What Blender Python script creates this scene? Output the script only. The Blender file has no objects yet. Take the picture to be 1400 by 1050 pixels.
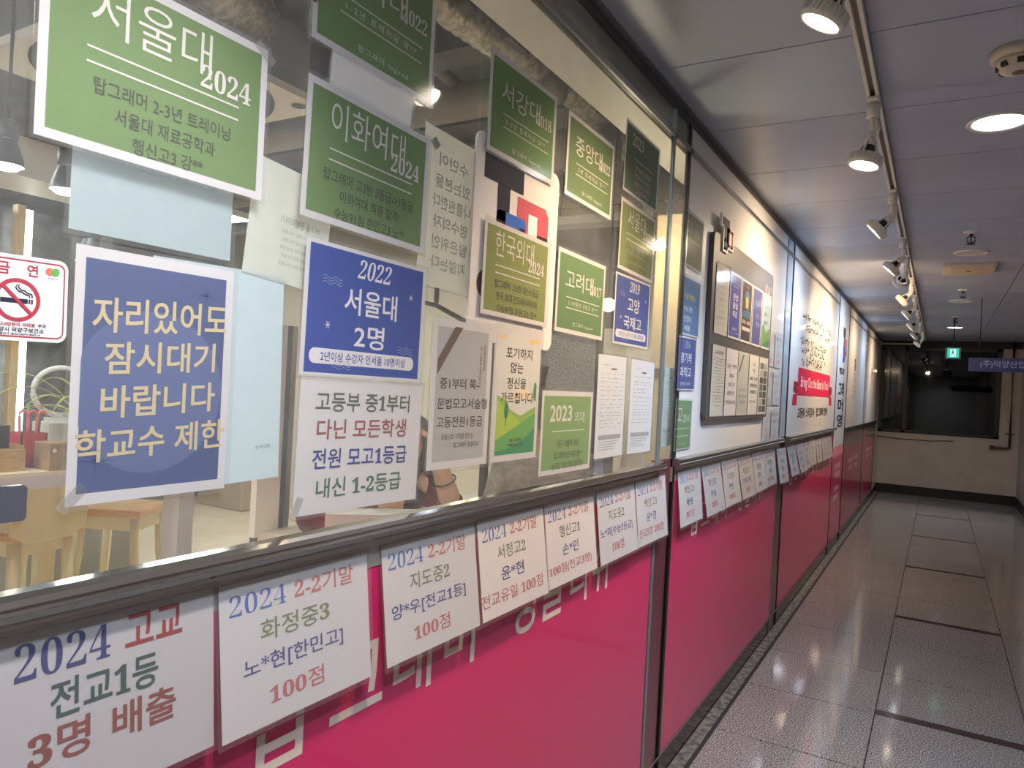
import bpy, bmesh, math, random
from mathutils import Matrix, Vector, Euler

rnd = random.Random(7)
SC = bpy.context.scene
COL = SC.collection
PI = math.pi

# ------------------------------------------------------------------ camera, world, exposure
cam_data = bpy.data.cameras.new('camera')
cam_data.sensor_width = 36.0
cam_data.lens = 36.0 * 995.0 / 1400.0
cam_data.clip_start = 0.02
cam = bpy.data.objects.new('camera', cam_data)
COL.objects.link(cam)
cam.matrix_world = Matrix((
    (0.861308307, -0.0455276495, 0.506038766, 0.835),
    (0.505370485, -0.0260053423, -0.862510519, 0.0),
    (0.0524277879, 0.998624532, 0.000609712968, 1.445),
    (0, 0, 0, 1)))
SC.camera = cam
world = bpy.data.worlds.new('world')
world.use_nodes = True
world.node_tree.nodes['Background'].inputs[0].default_value = (0.8, 0.85, 1.0, 1)
world.node_tree.nodes['Background'].inputs[1].default_value = 0.02
SC.world = world
SC.view_settings.view_transform = 'Standard'
SC.view_settings.look = 'None'
SC.view_settings.exposure = 1.15
SC.view_settings.gamma = 1.0
SC.view_settings.use_curve_mapping = False
SC.cycles.max_bounces = 10
SC.cycles.transparent_max_bounces = 24
SC.cycles.use_denoising = True
SC.cycles.sample_clamp_indirect = 4.0
SC.cycles.caustics_reflective = False
SC.cycles.caustics_refractive = False

TRACK_W = 16.0       # watts of one track spot
DOWN_W = 42.0        # watts of one lit downlight
ROOM_E = 17.0         # radiance of the added interior ceiling panels

# ------------------------------------------------------------------ materials
def lin(c):
    def f(v):
        v /= 255.0
        return v / 12.92 if v <= 0.04045 else ((v + 0.055) / 1.055) ** 2.4
    return (f(c[0]), f(c[1]), f(c[2]), 1.0)

_M = {}
def mat(name, c=(200, 200, 200), rough=0.5, metal=0.0, coat=0.0, emit=None, es=0.0, spec=0.5, alpha=1.0):
    if name in _M: return _M[name]
    m = bpy.data.materials.new(name); m.use_nodes = True
    b = m.node_tree.nodes['Principled BSDF']
    b.inputs['Base Color'].default_value = lin(c)
    b.inputs['Roughness'].default_value = rough
    b.inputs['Metallic'].default_value = metal
    b.inputs['Coat Weight'].default_value = coat
    b.inputs['Coat Roughness'].default_value = 0.06
    b.inputs['Specular IOR Level'].default_value = spec
    b.inputs['Alpha'].default_value = alpha
    if emit:
        b.inputs['Emission Color'].default_value = lin(emit)
        b.inputs['Emission Strength'].default_value = es
    _M[name] = m
    return m

def noise_mat(name, c1, c2, scale, rough=0.5, coat=0.0, lo=0.4, hi=0.6, detail=4, bump=0.0, spec=0.5, stretch=None, metal=0.0):
    if name in _M: return _M[name]
    m = mat(name, c1, rough, metal, coat, spec=spec)
    nt = m.node_tree; b = nt.nodes['Principled BSDF']
    tc = nt.nodes.new('ShaderNodeTexCoord')
    mp = nt.nodes.new('ShaderNodeMapping')
    if stretch: mp.inputs['Scale'].default_value = stretch
    n = nt.nodes.new('ShaderNodeTexNoise'); n.inputs['Scale'].default_value = scale; n.inputs['Detail'].default_value = detail
    r = nt.nodes.new('ShaderNodeValToRGB')
    r.color_ramp.elements[0].position = lo; r.color_ramp.elements[0].color = lin(c1)
    r.color_ramp.elements[1].position = hi; r.color_ramp.elements[1].color = lin(c2)
    L = nt.links.new
    L(tc.outputs['Object'], mp.inputs['Vector']); L(mp.outputs['Vector'], n.inputs['Vector'])
    L(n.outputs['Fac'], r.inputs['Fac']); L(r.outputs['Color'], b.inputs['Base Color'])
    if bump:
        bp = nt.nodes.new('ShaderNodeBump'); bp.inputs['Strength'].default_value = bump; bp.inputs['Distance'].default_value = 0.01
        L(n.outputs['Fac'], bp.inputs['Height']); L(bp.outputs['Normal'], b.inputs['Normal'])
    return m

def clear_mat(name, tint=(255, 255, 255), haze=0.0, haze_c=(230, 232, 235), rough=0.02, strength=1.0, ior=1.5, bloom=0.0):
    """clear sheet: transparent + fresnel gloss, with an optional milky haze"""
    if name in _M: return _M[name]
    m = bpy.data.materials.new(name); m.use_nodes = True
    nt = m.node_tree; nt.nodes.remove(nt.nodes['Principled BSDF'])
    out = nt.nodes['Material Output']; L = nt.links.new
    tr = nt.nodes.new('ShaderNodeBsdfTransparent'); tr.inputs[0].default_value = lin(tint)
    gl = nt.nodes.new('ShaderNodeBsdfGlossy'); gl.inputs['Roughness'].default_value = rough
    fr = nt.nodes.new('ShaderNodeFresnel'); fr.inputs[0].default_value = ior
    mu = nt.nodes.new('ShaderNodeMath'); mu.operation = 'MULTIPLY'; mu.inputs[1].default_value = strength
    mix = nt.nodes.new('ShaderNodeMixShader')
    ge = nt.nodes.new('ShaderNodeNewGeometry')
    bk = nt.nodes.new('ShaderNodeMath'); bk.operation = 'SUBTRACT'; bk.inputs[0].default_value = 1.0; bk.use_clamp = True   # only the outer face mirrors
    m3 = nt.nodes.new('ShaderNodeMath'); m3.operation = 'MULTIPLY'
    L(ge.outputs['Backfacing'], bk.inputs[1]); L(fr.outputs[0], mu.inputs[0]); L(mu.outputs[0], m3.inputs[0]); L(bk.outputs[0], m3.inputs[1])
    L(m3.outputs[0], mix.inputs[0])
    L(tr.outputs[0], mix.inputs[1]); L(gl.outputs[0], mix.inputs[2])
    last = mix.outputs[0]
    if haze > 0 or bloom > 0:
        df = nt.nodes.new('ShaderNodeBsdfDiffuse'); df.inputs[0].default_value = lin(haze_c)
        tl = nt.nodes.new('ShaderNodeBsdfTranslucent'); tl.inputs[0].default_value = lin(haze_c)
        ad = nt.nodes.new('ShaderNodeMixShader'); ad.inputs[0].default_value = 0.4
        L(df.outputs[0], ad.inputs[1]); L(tl.outputs[0], ad.inputs[2])
        m2 = nt.nodes.new('ShaderNodeMixShader'); m2.inputs[0].default_value = haze
        if bloom > 0:
            tc = nt.nodes.new('ShaderNodeTexCoord')
            n = nt.nodes.new('ShaderNodeTexNoise'); n.inputs['Scale'].default_value = 5.0; n.inputs['Detail'].default_value = 8
            n.inputs['Roughness'].default_value = 0.7
            mr = nt.nodes.new('ShaderNodeMapRange'); mr.inputs[1].default_value = 0.35; mr.inputs[2].default_value = 0.75
            mr.inputs[3].default_value = haze; mr.inputs[4].default_value = haze + bloom
            L(tc.outputs['Object'], n.inputs['Vector']); L(n.outputs['Fac'], mr.inputs[0]); L(mr.outputs[0], m2.inputs[0])
        L(last, m2.inputs[1]); L(ad.outputs[0], m2.inputs[2]); last = m2.outputs[0]
    L(last, out.inputs['Surface'])
    _M[name] = m
    return m

def paper(c, fac=0.3):
    """thin printed paper: reflects and lets some light through"""
    name = 'paper_%d_%d_%d_%d' % (*c, int(fac * 100))
    if name in _M: return _M[name]
    m = mat(name, c, 0.6, spec=0.2)
    nt = m.node_tree; b = nt.nodes['Principled BSDF']; out = nt.nodes['Material Output']
    tl = nt.nodes.new('ShaderNodeBsdfTranslucent'); tl.inputs[0].default_value = lin(c)
    mx = nt.nodes.new('ShaderNodeMixShader'); mx.inputs[0].default_value = fac
    nt.links.new(b.outputs[0], mx.inputs[1]); nt.links.new(tl.outputs[0], mx.inputs[2])
    nt.links.new(mx.outputs[0], out.inputs['Surface'])
    return m

def ink(c):
    return mat('ink_%d_%d_%d' % c, c, 0.6, spec=0.2)

def glow(name, c, s):
    if name in _M: return _M[name]
    m = bpy.data.materials.new(name); m.use_nodes = True
    nt = m.node_tree; nt.nodes.remove(nt.nodes['Principled BSDF'])
    e = nt.nodes.new('ShaderNodeEmission'); e.inputs[0].default_value = lin(c); e.inputs[1].default_value = s
    nt.links.new(e.outputs[0], nt.nodes['Material Output'].inputs['Surface'])
    _M[name] = m
    return m

def granite():
    m = mat('granite_tile', (120, 116, 112), 0.12, spec=0.5)
    nt = m.node_tree; b = nt.nodes['Principled BSDF']; L = nt.links.new
    g = nt.nodes.new('ShaderNodeNewGeometry')
    n = nt.nodes.new('ShaderNodeTexNoise'); n.inputs['Scale'].default_value = 170; n.inputs['Detail'].default_value = 2
    r = nt.nodes.new('ShaderNodeValToRGB')
    e = r.color_ramp.elements
    e[0].position = 0.38; e[0].color = lin((56, 54, 54)); e[1].position = 0.60; e[1].color = lin((172, 168, 164))
    x = e.new(0.47); x.color = lin((128, 124, 120))
    n2 = nt.nodes.new('ShaderNodeTexNoise'); n2.inputs['Scale'].default_value = 3; n2.inputs['Detail'].default_value = 5
    mx = nt.nodes.new('ShaderNodeMix'); mx.data_type = 'RGBA'; mx.blend_type = 'MULTIPLY'
    mr = nt.nodes.new('ShaderNodeMapRange'); mr.inputs[3].default_value = 0.85; mr.inputs[4].default_value = 1.05
    L(g.outputs['Position'], n.inputs['Vector']); L(n.outputs['Fac'], r.inputs['Fac'])
    L(g.outputs['Position'], n2.inputs['Vector']); L(n2.outputs['Fac'], mr.inputs[0])
    mx.inputs[0].default_value = 1.0
    L(r.outputs['Color'], mx.inputs[6]); L(mr.outputs[0], mx.inputs[7]); L(mx.outputs[2], b.inputs['Base Color'])
    rr = nt.nodes.new('ShaderNodeMapRange'); rr.inputs[3].default_value = 0.05; rr.inputs[4].default_value = 0.12
    L(n2.outputs['Fac'], rr.inputs[0]); L(rr.outputs[0], b.inputs['Roughness'])
    return m

CHROME = mat('polished_steel', (228, 228, 228), 0.12, 1.0)
STEEL = mat('brushed_steel', (170, 170, 172), 0.28, 1.0)
GREYSTEEL = mat('dull_grey_frame', (120, 118, 118), 0.35, 0.6)
DARKTRIM = mat('dark_grey_trim', (70, 70, 74), 0.4, 0.3)
BLACK = mat('black_rubber', (18, 18, 19), 0.5)
PINK = mat('glossy_pink_panel', (212, 44, 104), 0.35, coat=0.6)
WHITE_PANEL = mat('white_film_panel', (226, 224, 222), 0.35, coat=0.5)
WHITE = mat('white_paint', (226, 223, 216), 0.5)
LAMPWHITE = mat('white_lamp_metal', (222, 218, 208), 0.45)
GLASS = clear_mat('window_glass', (246, 250, 248), haze=0.03, bloom=0.09)  # hazy light on the pane is put in as pale milky patches
SLEEVE = clear_mat('clear_plastic_sleeve', (250, 250, 250), haze=0.05, haze_c=(236, 232, 230), rough=0.12, strength=0.75)
TAPE = clear_mat('clear_tape', (246, 246, 244), haze=0.09, rough=0.2)
FILM = clear_mat('milky_film', (215, 225, 232), haze=0.55, haze_c=(190, 200, 210), rough=0.3)

# ------------------------------------------------------------------ mesh building
class MB:
    def __init__(s): s.v = []; s.f = []; s.mi = []; s.mats = []; s.smooth = []
    def m(s, material):
        if material not in s.mats: s.mats.append(material)
        return s.mats.index(material)
    def add(s, verts, faces, material, smooth=False, M=None):
        o = len(s.v); k = s.m(material)
        s.v += [tuple(M @ Vector(p)) if M else tuple(p) for p in verts]
        for f in faces:
            s.f.append(tuple(i + o for i in f)); s.mi.append(k); s.smooth.append(smooth)
    def box(s, a, b, material, M=None):
        x0, y0, z0 = (min(a[i], b[i]) for i in range(3)); x1, y1, z1 = (max(a[i], b[i]) for i in range(3))
        V = [(x0, y0, z0), (x1, y0, z0), (x1, y1, z0), (x0, y1, z0), (x0, y0, z1), (x1, y0, z1), (x1, y1, z1), (x0, y1, z1)]
        s.add(V, [(0, 3, 2, 1), (4, 5, 6, 7), (0, 1, 5, 4), (1, 2, 6, 5), (2, 3, 7, 6), (3, 0, 4, 7)], material, M=M)
    def prism(s, pts, x0, x1, material, M=None):
        """polygon in (y,z), counter-clockwise seen from +x, extruded in x"""
        n = len(pts)
        V = [(x0, p[0], p[1]) for p in pts] + [(x1, p[0], p[1]) for p in pts]
        F = [tuple(range(n - 1, -1, -1)), tuple(range(n, 2 * n))] + [(i, (i + 1) % n, n + (i + 1) % n, n + i) for i in range(n)]
        s.add(V, F, material, M=M)
    def flat(s, pts, x, material, M=None):
        s.add([(x, p[0], p[1]) for p in pts], [tuple(range(len(pts)))], material, M=M)
    def lathe(s, prof, material, n=24, M=None, caps=True):
        """profile of (r,z) turned round z"""
        V = []; F = []
        for r, z in prof:
            for k in range(n):
                a = 2 * PI * k / n; V.append((r * math.cos(a), r * math.sin(a), z))
        for i in range(len(prof) - 1):
            for k in range(n):
                F.append((i * n + k, i * n + (k + 1) % n, (i + 1) * n + (k + 1) % n, (i + 1) * n + k))
        if caps:
            F.append(tuple(range(n - 1, -1, -1))); F.append(tuple((len(prof) - 1) * n + k for k in range(n)))
        s.add(V, F, material, True, M)
    def tube(s, pts, r, material, n=8, M=None):
        P = [Vector(p) for p in pts]; V = []; F = []
        up = Vector((0, 0, 1))
        for i, p in enumerate(P):
            t = (P[min(i + 1, len(P) - 1)] - P[max(i - 1, 0)]).normalized()
            a = t.cross(up)
            if a.length < 1e-4: a = t.cross(Vector((1, 0, 0)))
            a.normalize(); b = t.cross(a).normalized()
            rr = r[i] if isinstance(r, (list, tuple)) else r
            for k in range(n):
                w = 2 * PI * k / n; V.append(tuple(p + (a * math.cos(w) + b * math.sin(w)) * rr))
        for i in range(len(P) - 1):
            for k in range(n):
                F.append((i * n + k, i * n + (k + 1) % n, (i + 1) * n + (k + 1) % n, (i + 1) * n + k))
        F.append(tuple(range(n - 1, -1, -1))); F.append(tuple((len(P) - 1) * n + k for k in range(n)))
        s.add(V, F, material, True, M)
    def build(s, name, parent=None, bevel=0.0, loc=None):
        me = bpy.data.meshes.new(name)
        me.from_pydata(s.v, [], s.f)
        for m_ in s.mats: me.materials.append(m_)
        me.polygons.foreach_set('material_index', s.mi)
        me.polygons.foreach_set('use_smooth', s.smooth)
        me.update()
        o = bpy.data.objects.new(name, me); COL.objects.link(o)
        if parent: o.parent = parent
        if loc: o.location = loc
        if bevel:
            b = o.modifiers.new('bevel', 'BEVEL'); b.width = bevel; b.segments = 2; b.limit_method = 'ANGLE'
        return o

def box_obj(name, a, b, material, parent=None, bevel=0.0):
    """box whose origin sits in the middle of its base"""
    c = Vector(((a[0] + b[0]) / 2, (a[1] + b[1]) / 2, min(a[2], b[2])))
    m = MB(); m.box(Vector(a) - c, Vector(b) - c, material)
    return m.build(name, parent, bevel, c)

def tag(o, label=None, cat=None, group=None, kind=None):
    if label: o['label'] = label
    if cat: o['category'] = cat
    if group: o['group'] = group
    if kind: o['kind'] = kind
    return o

def struct(o): o['kind'] = 'structure'; return o

def empty(name, loc, label, cat, group=None, rotz=0.0):
    o = bpy.data.objects.new(name, None); COL.objects.link(o)
    o.location = loc; o.rotation_euler = (0, 0, rotz); o.empty_display_size = 0.05
    return tag(o, label, cat, group)

def copy_tree(o, parent=None):
    c = o.copy(); COL.objects.link(c)
    if parent: c.parent = parent
    for ch in list(o.children): copy_tree(ch, c)
    return c

def rrect(w, h, r, n=5, cx=0.0, cy=0.0):
    P = []
    for sx, sy, a0 in ((1, -1, -90), (1, 1, 0), (-1, 1, 90), (-1, -1, 180)):
        for k in range(n + 1):
            a = math.radians(a0 + 90.0 * k / n)
            P.append((cx + sx * (w / 2 - r) + r * math.cos(a), cy + sy * (h / 2 - r) + r * math.sin(a)))
    return P

def ring_faces(cx, cy, r0, r1, n=40, ry=1.0):
    V = [(cx + r0 * math.cos(2 * PI * k / n), cy + ry * r0 * math.sin(2 * PI * k / n)) for k in range(n)]
    V += [(cx + r1 * math.cos(2 * PI * k / n), cy + ry * r1 * math.sin(2 * PI * k / n)) for k in range(n)]
    return V, [(k, n + k, n + (k + 1) % n, (k + 1) % n) for k in range(n)]

# ------------------------------------------------------------------ lettering
_G = {}
def glyphs(text, bold=0.0, space=1.0):
    k = (text, round(bold, 4), space)
    if k in _G: return _G[k]
    cu = bpy.data.curves.new('type', 'FONT'); cu.body = text; cu.resolution_u = 3
    cu.offset = bold; cu.space_character = space
    o = bpy.data.objects.new('type', cu)
    me = o.to_mesh()
    V = [(v.co.x, v.co.y) for v in me.vertices]; F = [tuple(p.vertices) for p in me.polygons]
    o.to_mesh_clear(); bpy.data.objects.remove(o); bpy.data.curves.remove(cu)
    xs = [p[0] for p in V] or [0]; ys = [p[1] for p in V] or [0]
    r = (V, F, min(xs), max(xs), min(ys), max(ys))
    _G[k] = r
    return r

_SER = {str(i): chr(0x1D7CE + i) for i in range(10)}
def serif(s): return ''.join(_SER.get(c, c) for c in s)

def write(mb, text, cx, cy, h, material, w=None, bold=0.0, space=1.0, shear=0.0, x=0.0006, rot=0.0, flip=False, slope=0.0):
    """lettering centred at (cx,cy) in the local y,z plane; h, w = size of its bounding box"""
    V, F, x0, x1, y0, y1 = glyphs(text, bold, space)
    if not F: return
    sy = h / (y1 - y0); sx = (w / (x1 - x0)) if w else sy
    mx, my = (x0 + x1) / 2, (y0 + y1) / 2
    ca, sa = math.cos(rot), math.sin(rot)
    P = []
    for a, b in V:
        b2 = (b - my) * sy; a2 = (a - mx) * sx + shear * b2
        b2 += slope * a2
        if flip: a2 = -a2
        P.append((x, cx + a2 * ca - b2 * sa, cy + a2 * sa + b2 * ca))
    if flip: F = [tuple(reversed(f)) for f in F]
    mb.add(P, F, material)

# ------------------------------------------------------------------ notice sheets
A4W, A4H = 0.297, 0.21
PAPERWHITE = (224, 221, 222)

def sheet(label, cy, cz, w, h, rot=0.0, tilt=0.0, x=0.004, page=PAPERWHITE, print_=None, inset=(0.03, 0.04), sleeve=0.005,
          texts=(), shapes=None, group=None, name='notice_sheet', fac=0.09, yaw=0.0, tapes=(), pages=None):
    """one sheet in a clear sleeve on the glass. texts: (text, u, v, h, w, colour, options); u, v, h, w in fractions of the sheet"""
    m = MB()
    pm = paper(page, fac)
    hw, hh = w / 2, h / 2
    if print_:
        iu, iv = inset[0] * w, inset[1] * h
        a, b = hw - iu, hh - iv
        V = [(0, -hw, -hh), (0, hw, -hh), (0, hw, hh), (0, -hw, hh), (0, -a, -b), (0, a, -b), (0, a, b), (0, -a, b)]
        m.add(V, [(0, 1, 5, 4), (1, 2, 6, 5), (2, 3, 7, 6), (3, 0, 4, 7)], pm)
        m.add(V, [(4, 5, 6, 7)], paper(print_, fac))
    else:
        m.flat([(-hw, -hh), (hw, -hh), (hw, hh), (-hw, hh)], 0, pm)
    o = m.build(name)
    off = hh * abs(math.sin(tilt)) + hw * abs(math.sin(yaw))
    o.matrix_world = Matrix.Translation((x + off, cy, cz)) @ Matrix.Rotation(rot, 4, 'X') @ Matrix.Rotation(yaw, 4, 'Z') @ Matrix.Rotation(-tilt, 4, 'Y')
    tag(o, label, 'notice', group)
    if shapes or texts:
        t = MB(); extra = {}
        if shapes: shapes(t, w, h)
        for T in texts:
            s, u, v, th, tw, c = T[:6]; kw = dict(T[6]) if len(T) > 6 else {}
            part = kw.pop('part', None)
            if part: extra.setdefault(part, MB())
            write(extra[part] if part else t, s, (u - 0.5) * w, (v - 0.5) * h, th * h, ink(c), w=(tw * w if tw else None), **kw)
        if t.f: t.build('surface_print', o)
        for k_, e_ in extra.items(): e_.build(k_, o)
    if sleeve:
        q = MB(); q.box((0.0012, -hw - sleeve, -hh - sleeve), (0.0016, hw + sleeve, hh + sleeve), SLEEVE)
        q.build('plastic_sleeve', o)
    for (u, v, a) in tapes:
        q = MB(); q.box((0.0018, -0.018, -0.007), (0.0021, 0.018, 0.007), TAPE)
        z = q.build('clear_tape_strip', o); z.location = (0, (u - 0.5) * w, (v - 0.5) * h); z.rotation_euler = (a, 0, 0)
    return o

def R(d): return math.radians(d)

GREEN = (112, 142, 86); GREEN2 = (92, 126, 74); PALEINK = (226, 222, 214); DARKINK = (70, 76, 62)
def lines2(y1, y2, col=PALEINK, u0=0.19, u1=0.89):
    def f(t, w, h):
        for v in (y1, y2):
            if v is None: continue
            a, b = (u0 - 0.5) * w, (u1 - 0.5) * w; z = (v - 0.5) * h
            t.flat([(a, z - 0.0011), (b, z - 0.0011), (b, z + 0.0011), (a, z + 0.0011)], 0.0005, ink(col))
    return f

def green_a(label, cy, cz, rot, head, year, l1, l2, l3, x=0.004, tilt=0.0, hw=0.55, hu=0.45, g=GREEN, yaw=0.0, tapes=(), w=0.297, h=0.21, lw=(0.70, 0.56, 0.55)):
    """big heading, year, two rules, three dark lines"""
    return sheet(label, cy, cz, w, h, rot, tilt, x, print_=g, inset=(0.035, 0.05), shapes=lines2(0.545, 0.465, u0=0.17, u1=0.85), yaw=yaw, tapes=tapes,
                 group='green result notices on the glass', texts=[
        (head, hu, 0.775, 0.27, hw, PALEINK, {'bold': -0.004}), (serif(year), 0.78, 0.65, 0.14, 0.26, PALEINK, {'x': 0.0009}),
        (l1, 0.505, 0.355, 0.09, lw[0], DARKINK, {'bold': 0.006}), (l2, 0.51, 0.225, 0.09, lw[1], DARKINK, {'bold': 0.006}),
        (l3, 0.52, 0.095, 0.09, lw[2], DARKINK, {'bold': 0.006})])

def green_b(label, cy, cz, rot, head, year, l1, x=0.004, tilt=0.0, hw=0.57, g=GREEN2, yaw=0.0, tapes=()):
    """heading, year, one pale line between rules, a small line at the foot"""
    return sheet(label, cy, cz, A4W, A4H, rot, tilt, x, print_=g, inset=(0.035, 0.05), shapes=lines2(0.44, 0.31), yaw=yaw, tapes=tapes,
                 group='green result notices on the glass', texts=[
        (head, 0.445, 0.66, 0.23, hw, PALEINK, {'bold': 0.0}), (serif(year), 0.80, 0.62, 0.13, 0.24, PALEINK, {'x': 0.0009}),
        (l1, 0.53, 0.375, 0.06, 0.6, PALEINK, {'space': 1.4}), ('탑그래머 legend', 0.55, 0.12, 0.06, 0.42, PALEINK, {'space': 1.3})])

BLUE = (42, 76, 162)
def blue_shapes(t, w, h):
    P = rrect(w * 0.86, h * 0.115, h * 0.055, 6, -w * 0.01, -h * 0.345)
    t.flat(P, 0.0004, ink((232, 228, 232)))
    for (u, v) in ((0.2, 0.7), (0.83, 0.235), (0.3, 0.07)):       # little waves
        for k in range(3):
            pts = [(0.0005, (u - 0.5) * w + (i - 6) * w * 0.012, (v - 0.5) * h + k * h * 0.022 + math.sin(i * 1.05) * h * 0.01) for i in range(13)]
            for i in range(12):
                a, b = pts[i], pts[i + 1]
                t.add([a, b, (b[0], b[1], b[2] + 0.0009), (a[0], a[1], a[2] + 0.0009)], [(0, 1, 2, 3)], ink((150, 168, 214)))
    for (u, v) in ((0.86, 0.72), (0.18, 0.39)):                    # little stars
        for k in range(3):
            a = PI * k / 3; c, s = math.cos(a), math.sin(a); r = h * 0.028; q = 0.0006
            y, z = (u - 0.5) * w, (v - 0.5) * h
            t.flat([(y - r * c + q * s, z - r * s - q * c), (y + r * c + q * s, z + r * s - q * c), (y + r * c - q * s, z + r * s + q * c), (y - r * c - q * s, z - r * s + q * c)], 0.0005, ink((225, 228, 240)))

def blue_notice(label, cy, cz, rot, year, l1, l2, foot, x=0.004, w1=0.44, w2=0.25, yaw=0.0, tapes=()):
    return sheet(label, cy, cz, A4W, A4H, rot, 0, x, print_=BLUE, inset=(0.03, 0.03), shapes=blue_shapes, yaw=yaw, tapes=tapes,
                 group='blue result notices on the glass', texts=[
        (serif(year), 0.53, 0.86, 0.15, 0.27, (235, 232, 236), {'shear': 0.2, 'bold': -0.006}),
        (l1, 0.515, 0.60, 0.21, w1, (235, 232, 236), {'bold': 0.012}), (l2, 0.51, 0.335, 0.19, w2, (235, 232, 236), {'bold': 0.012}),
        (foot, 0.49, 0.155, 0.075, 0.70, (58, 74, 150), {'bold': 0.012})])

# ================================================================== THE CORRIDOR SHELL
Y0, Y1, XR, ZC = -2.4, 13.3, 1.9, 2.47

# floor: granite tiles over dark grout, with brown inlay strips
m = MB()
m.box((-0.05, Y0, -0.08), (XR, Y1, -0.003), mat('grout', (34, 32, 31), 0.8))
GR = granite(); BROWN = mat('brown_inlay_strip', (66, 46, 44), 0.15)
xs = [0.066, 0.645, 1.247, 1.849, XR]
ys = []
y = 3.81 - 0.6 * 11
while y < Y1: ys.append(y); y += 0.6
ys.append(Y1)
for i in range(len(xs) - 1):
    for j in range(len(ys) - 1):
        a, b = ys[j] + 0.003, ys[j + 1] - 0.003
        if b - a < 0.01: continue
        if i == 1 and abs(((ys[j] - 3.81) / 1.8) - round((ys[j] - 3.81) / 1.8)) < 0.01:
            m.box((xs[i] + 0.002, a, -0.02), (xs[i + 1] - 0.002, a + 0.058, 0), BROWN); a += 0.062
        m.box((xs[i] + 0.0028, a, -0.02), (xs[i + 1] - 0.0028, b, 0), GR)
m.box((0.0, Y0, -0.02), (0.05, Y1, -0.001), noise_mat('worn_concrete', (74, 70, 66), (120, 114, 106), 30, 0.8, bump=0.4))
struct(m.build('floor'))

# ceiling: grey metal panels
m = MB()
CEIL = noise_mat('grey_metal_ceiling', (172, 180, 198), (184, 191, 208), 2.2, 0.36, lo=0.3, hi=0.7)
m.box((-0.05, Y0, ZC + 0.006), (XR, Y1, ZC + 0.06), mat('ceiling_gap', (30, 30, 32), 0.7))
y = 2.83 - 0.61 * 9
while y < Y1:
    b = min(y + 0.61, Y1)
    for xa, xb in ((0.0, 1.303), (1.309, XR)):
        m.box((xa, max(y, Y0) + 0.003, ZC), (xb, b - 0.003, ZC + 0.01), CEIL)
    y += 0.61
struct(m.build('ceiling'))

# back wall behind the viewer, right wall, far end wall
struct(box_obj('wall_back', (-0.05, Y0 - 0.1, 0), (XR, Y0, ZC), mat('back_wall_paint', (196, 192, 186), 0.7)))
struct(box_obj('wall_right', (XR, Y0, 0), (XR + 0.1, Y1, ZC), mat('right_wall_paint', (156, 152, 144), 0.5)))
ENDP = noise_mat('end_wall_paint', (178, 166, 152), (186, 174, 160), 3, 0.75)
m = MB()
m.box((-0.1, Y1, 0), (XR + 0.1, Y1 + 0.12, 0.985), ENDP)
m.box((-0.1, Y1, 2.36), (XR + 0.1, Y1 + 0.12, ZC), mat('dark_lintel', (26, 26, 28), 0.6))
m.box((1.645, Y1, 0.985), (XR + 0.1, Y1 + 0.12, 2.36), ENDP)
m.box((-0.1, Y1, 0.985), (-0.03, Y1 + 0.12, 2.36), ENDP)
struct(m.build('wall_end'))
struct(box_obj('baseboard_end', (-0.04, Y1 - 0.012, 0.0), (XR, Y1, 0.145), mat('black_skirting', (14, 14, 15), 0.35)))
struct(box_obj('baseboard_right', (XR - 0.012, 6.0, 0.0), (XR, Y1, 0.145), mat('black_skirting')))
struct(box_obj('trim_9', (-0.03, Y1 - 0.03, 2.40), (0.5, Y1, 2.425), mat('cream_trim', (200, 190, 170), 0.5)))
# dark window in the end wall: night behind it
win = struct(box_obj('window_9', (-0.03, Y1 + 0.03, 0.985), (1.645, Y1 + 0.04, 2.36), mat('dark_night_glass', (6, 8, 10), 0.02, spec=0.5)))
m = MB()
BF = mat('black_window_frame', (16, 16, 17), 0.4)
for a, b in (((-0.03, 0.985), (1.645, 1.03)), ((-0.03, 2.31), (1.645, 2.36)), ((-0.03, 0.985), (0.05, 2.36)), ((1.58, 0.985), (1.645, 2.36)), ((0.335, 0.985), (0.385, 2.36))):
    m.box((a[0], Y1 - 0.01, a[1]), (b[0], Y1 + 0.03, b[1]), BF)
fr = m.build('window_frame', win); fr.matrix_parent_inverse = win.matrix_world.inverted(); fr.location = (0, 0, 0)
fr.matrix_parent_inverse = Matrix.Translation(win.location).inverted()

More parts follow.
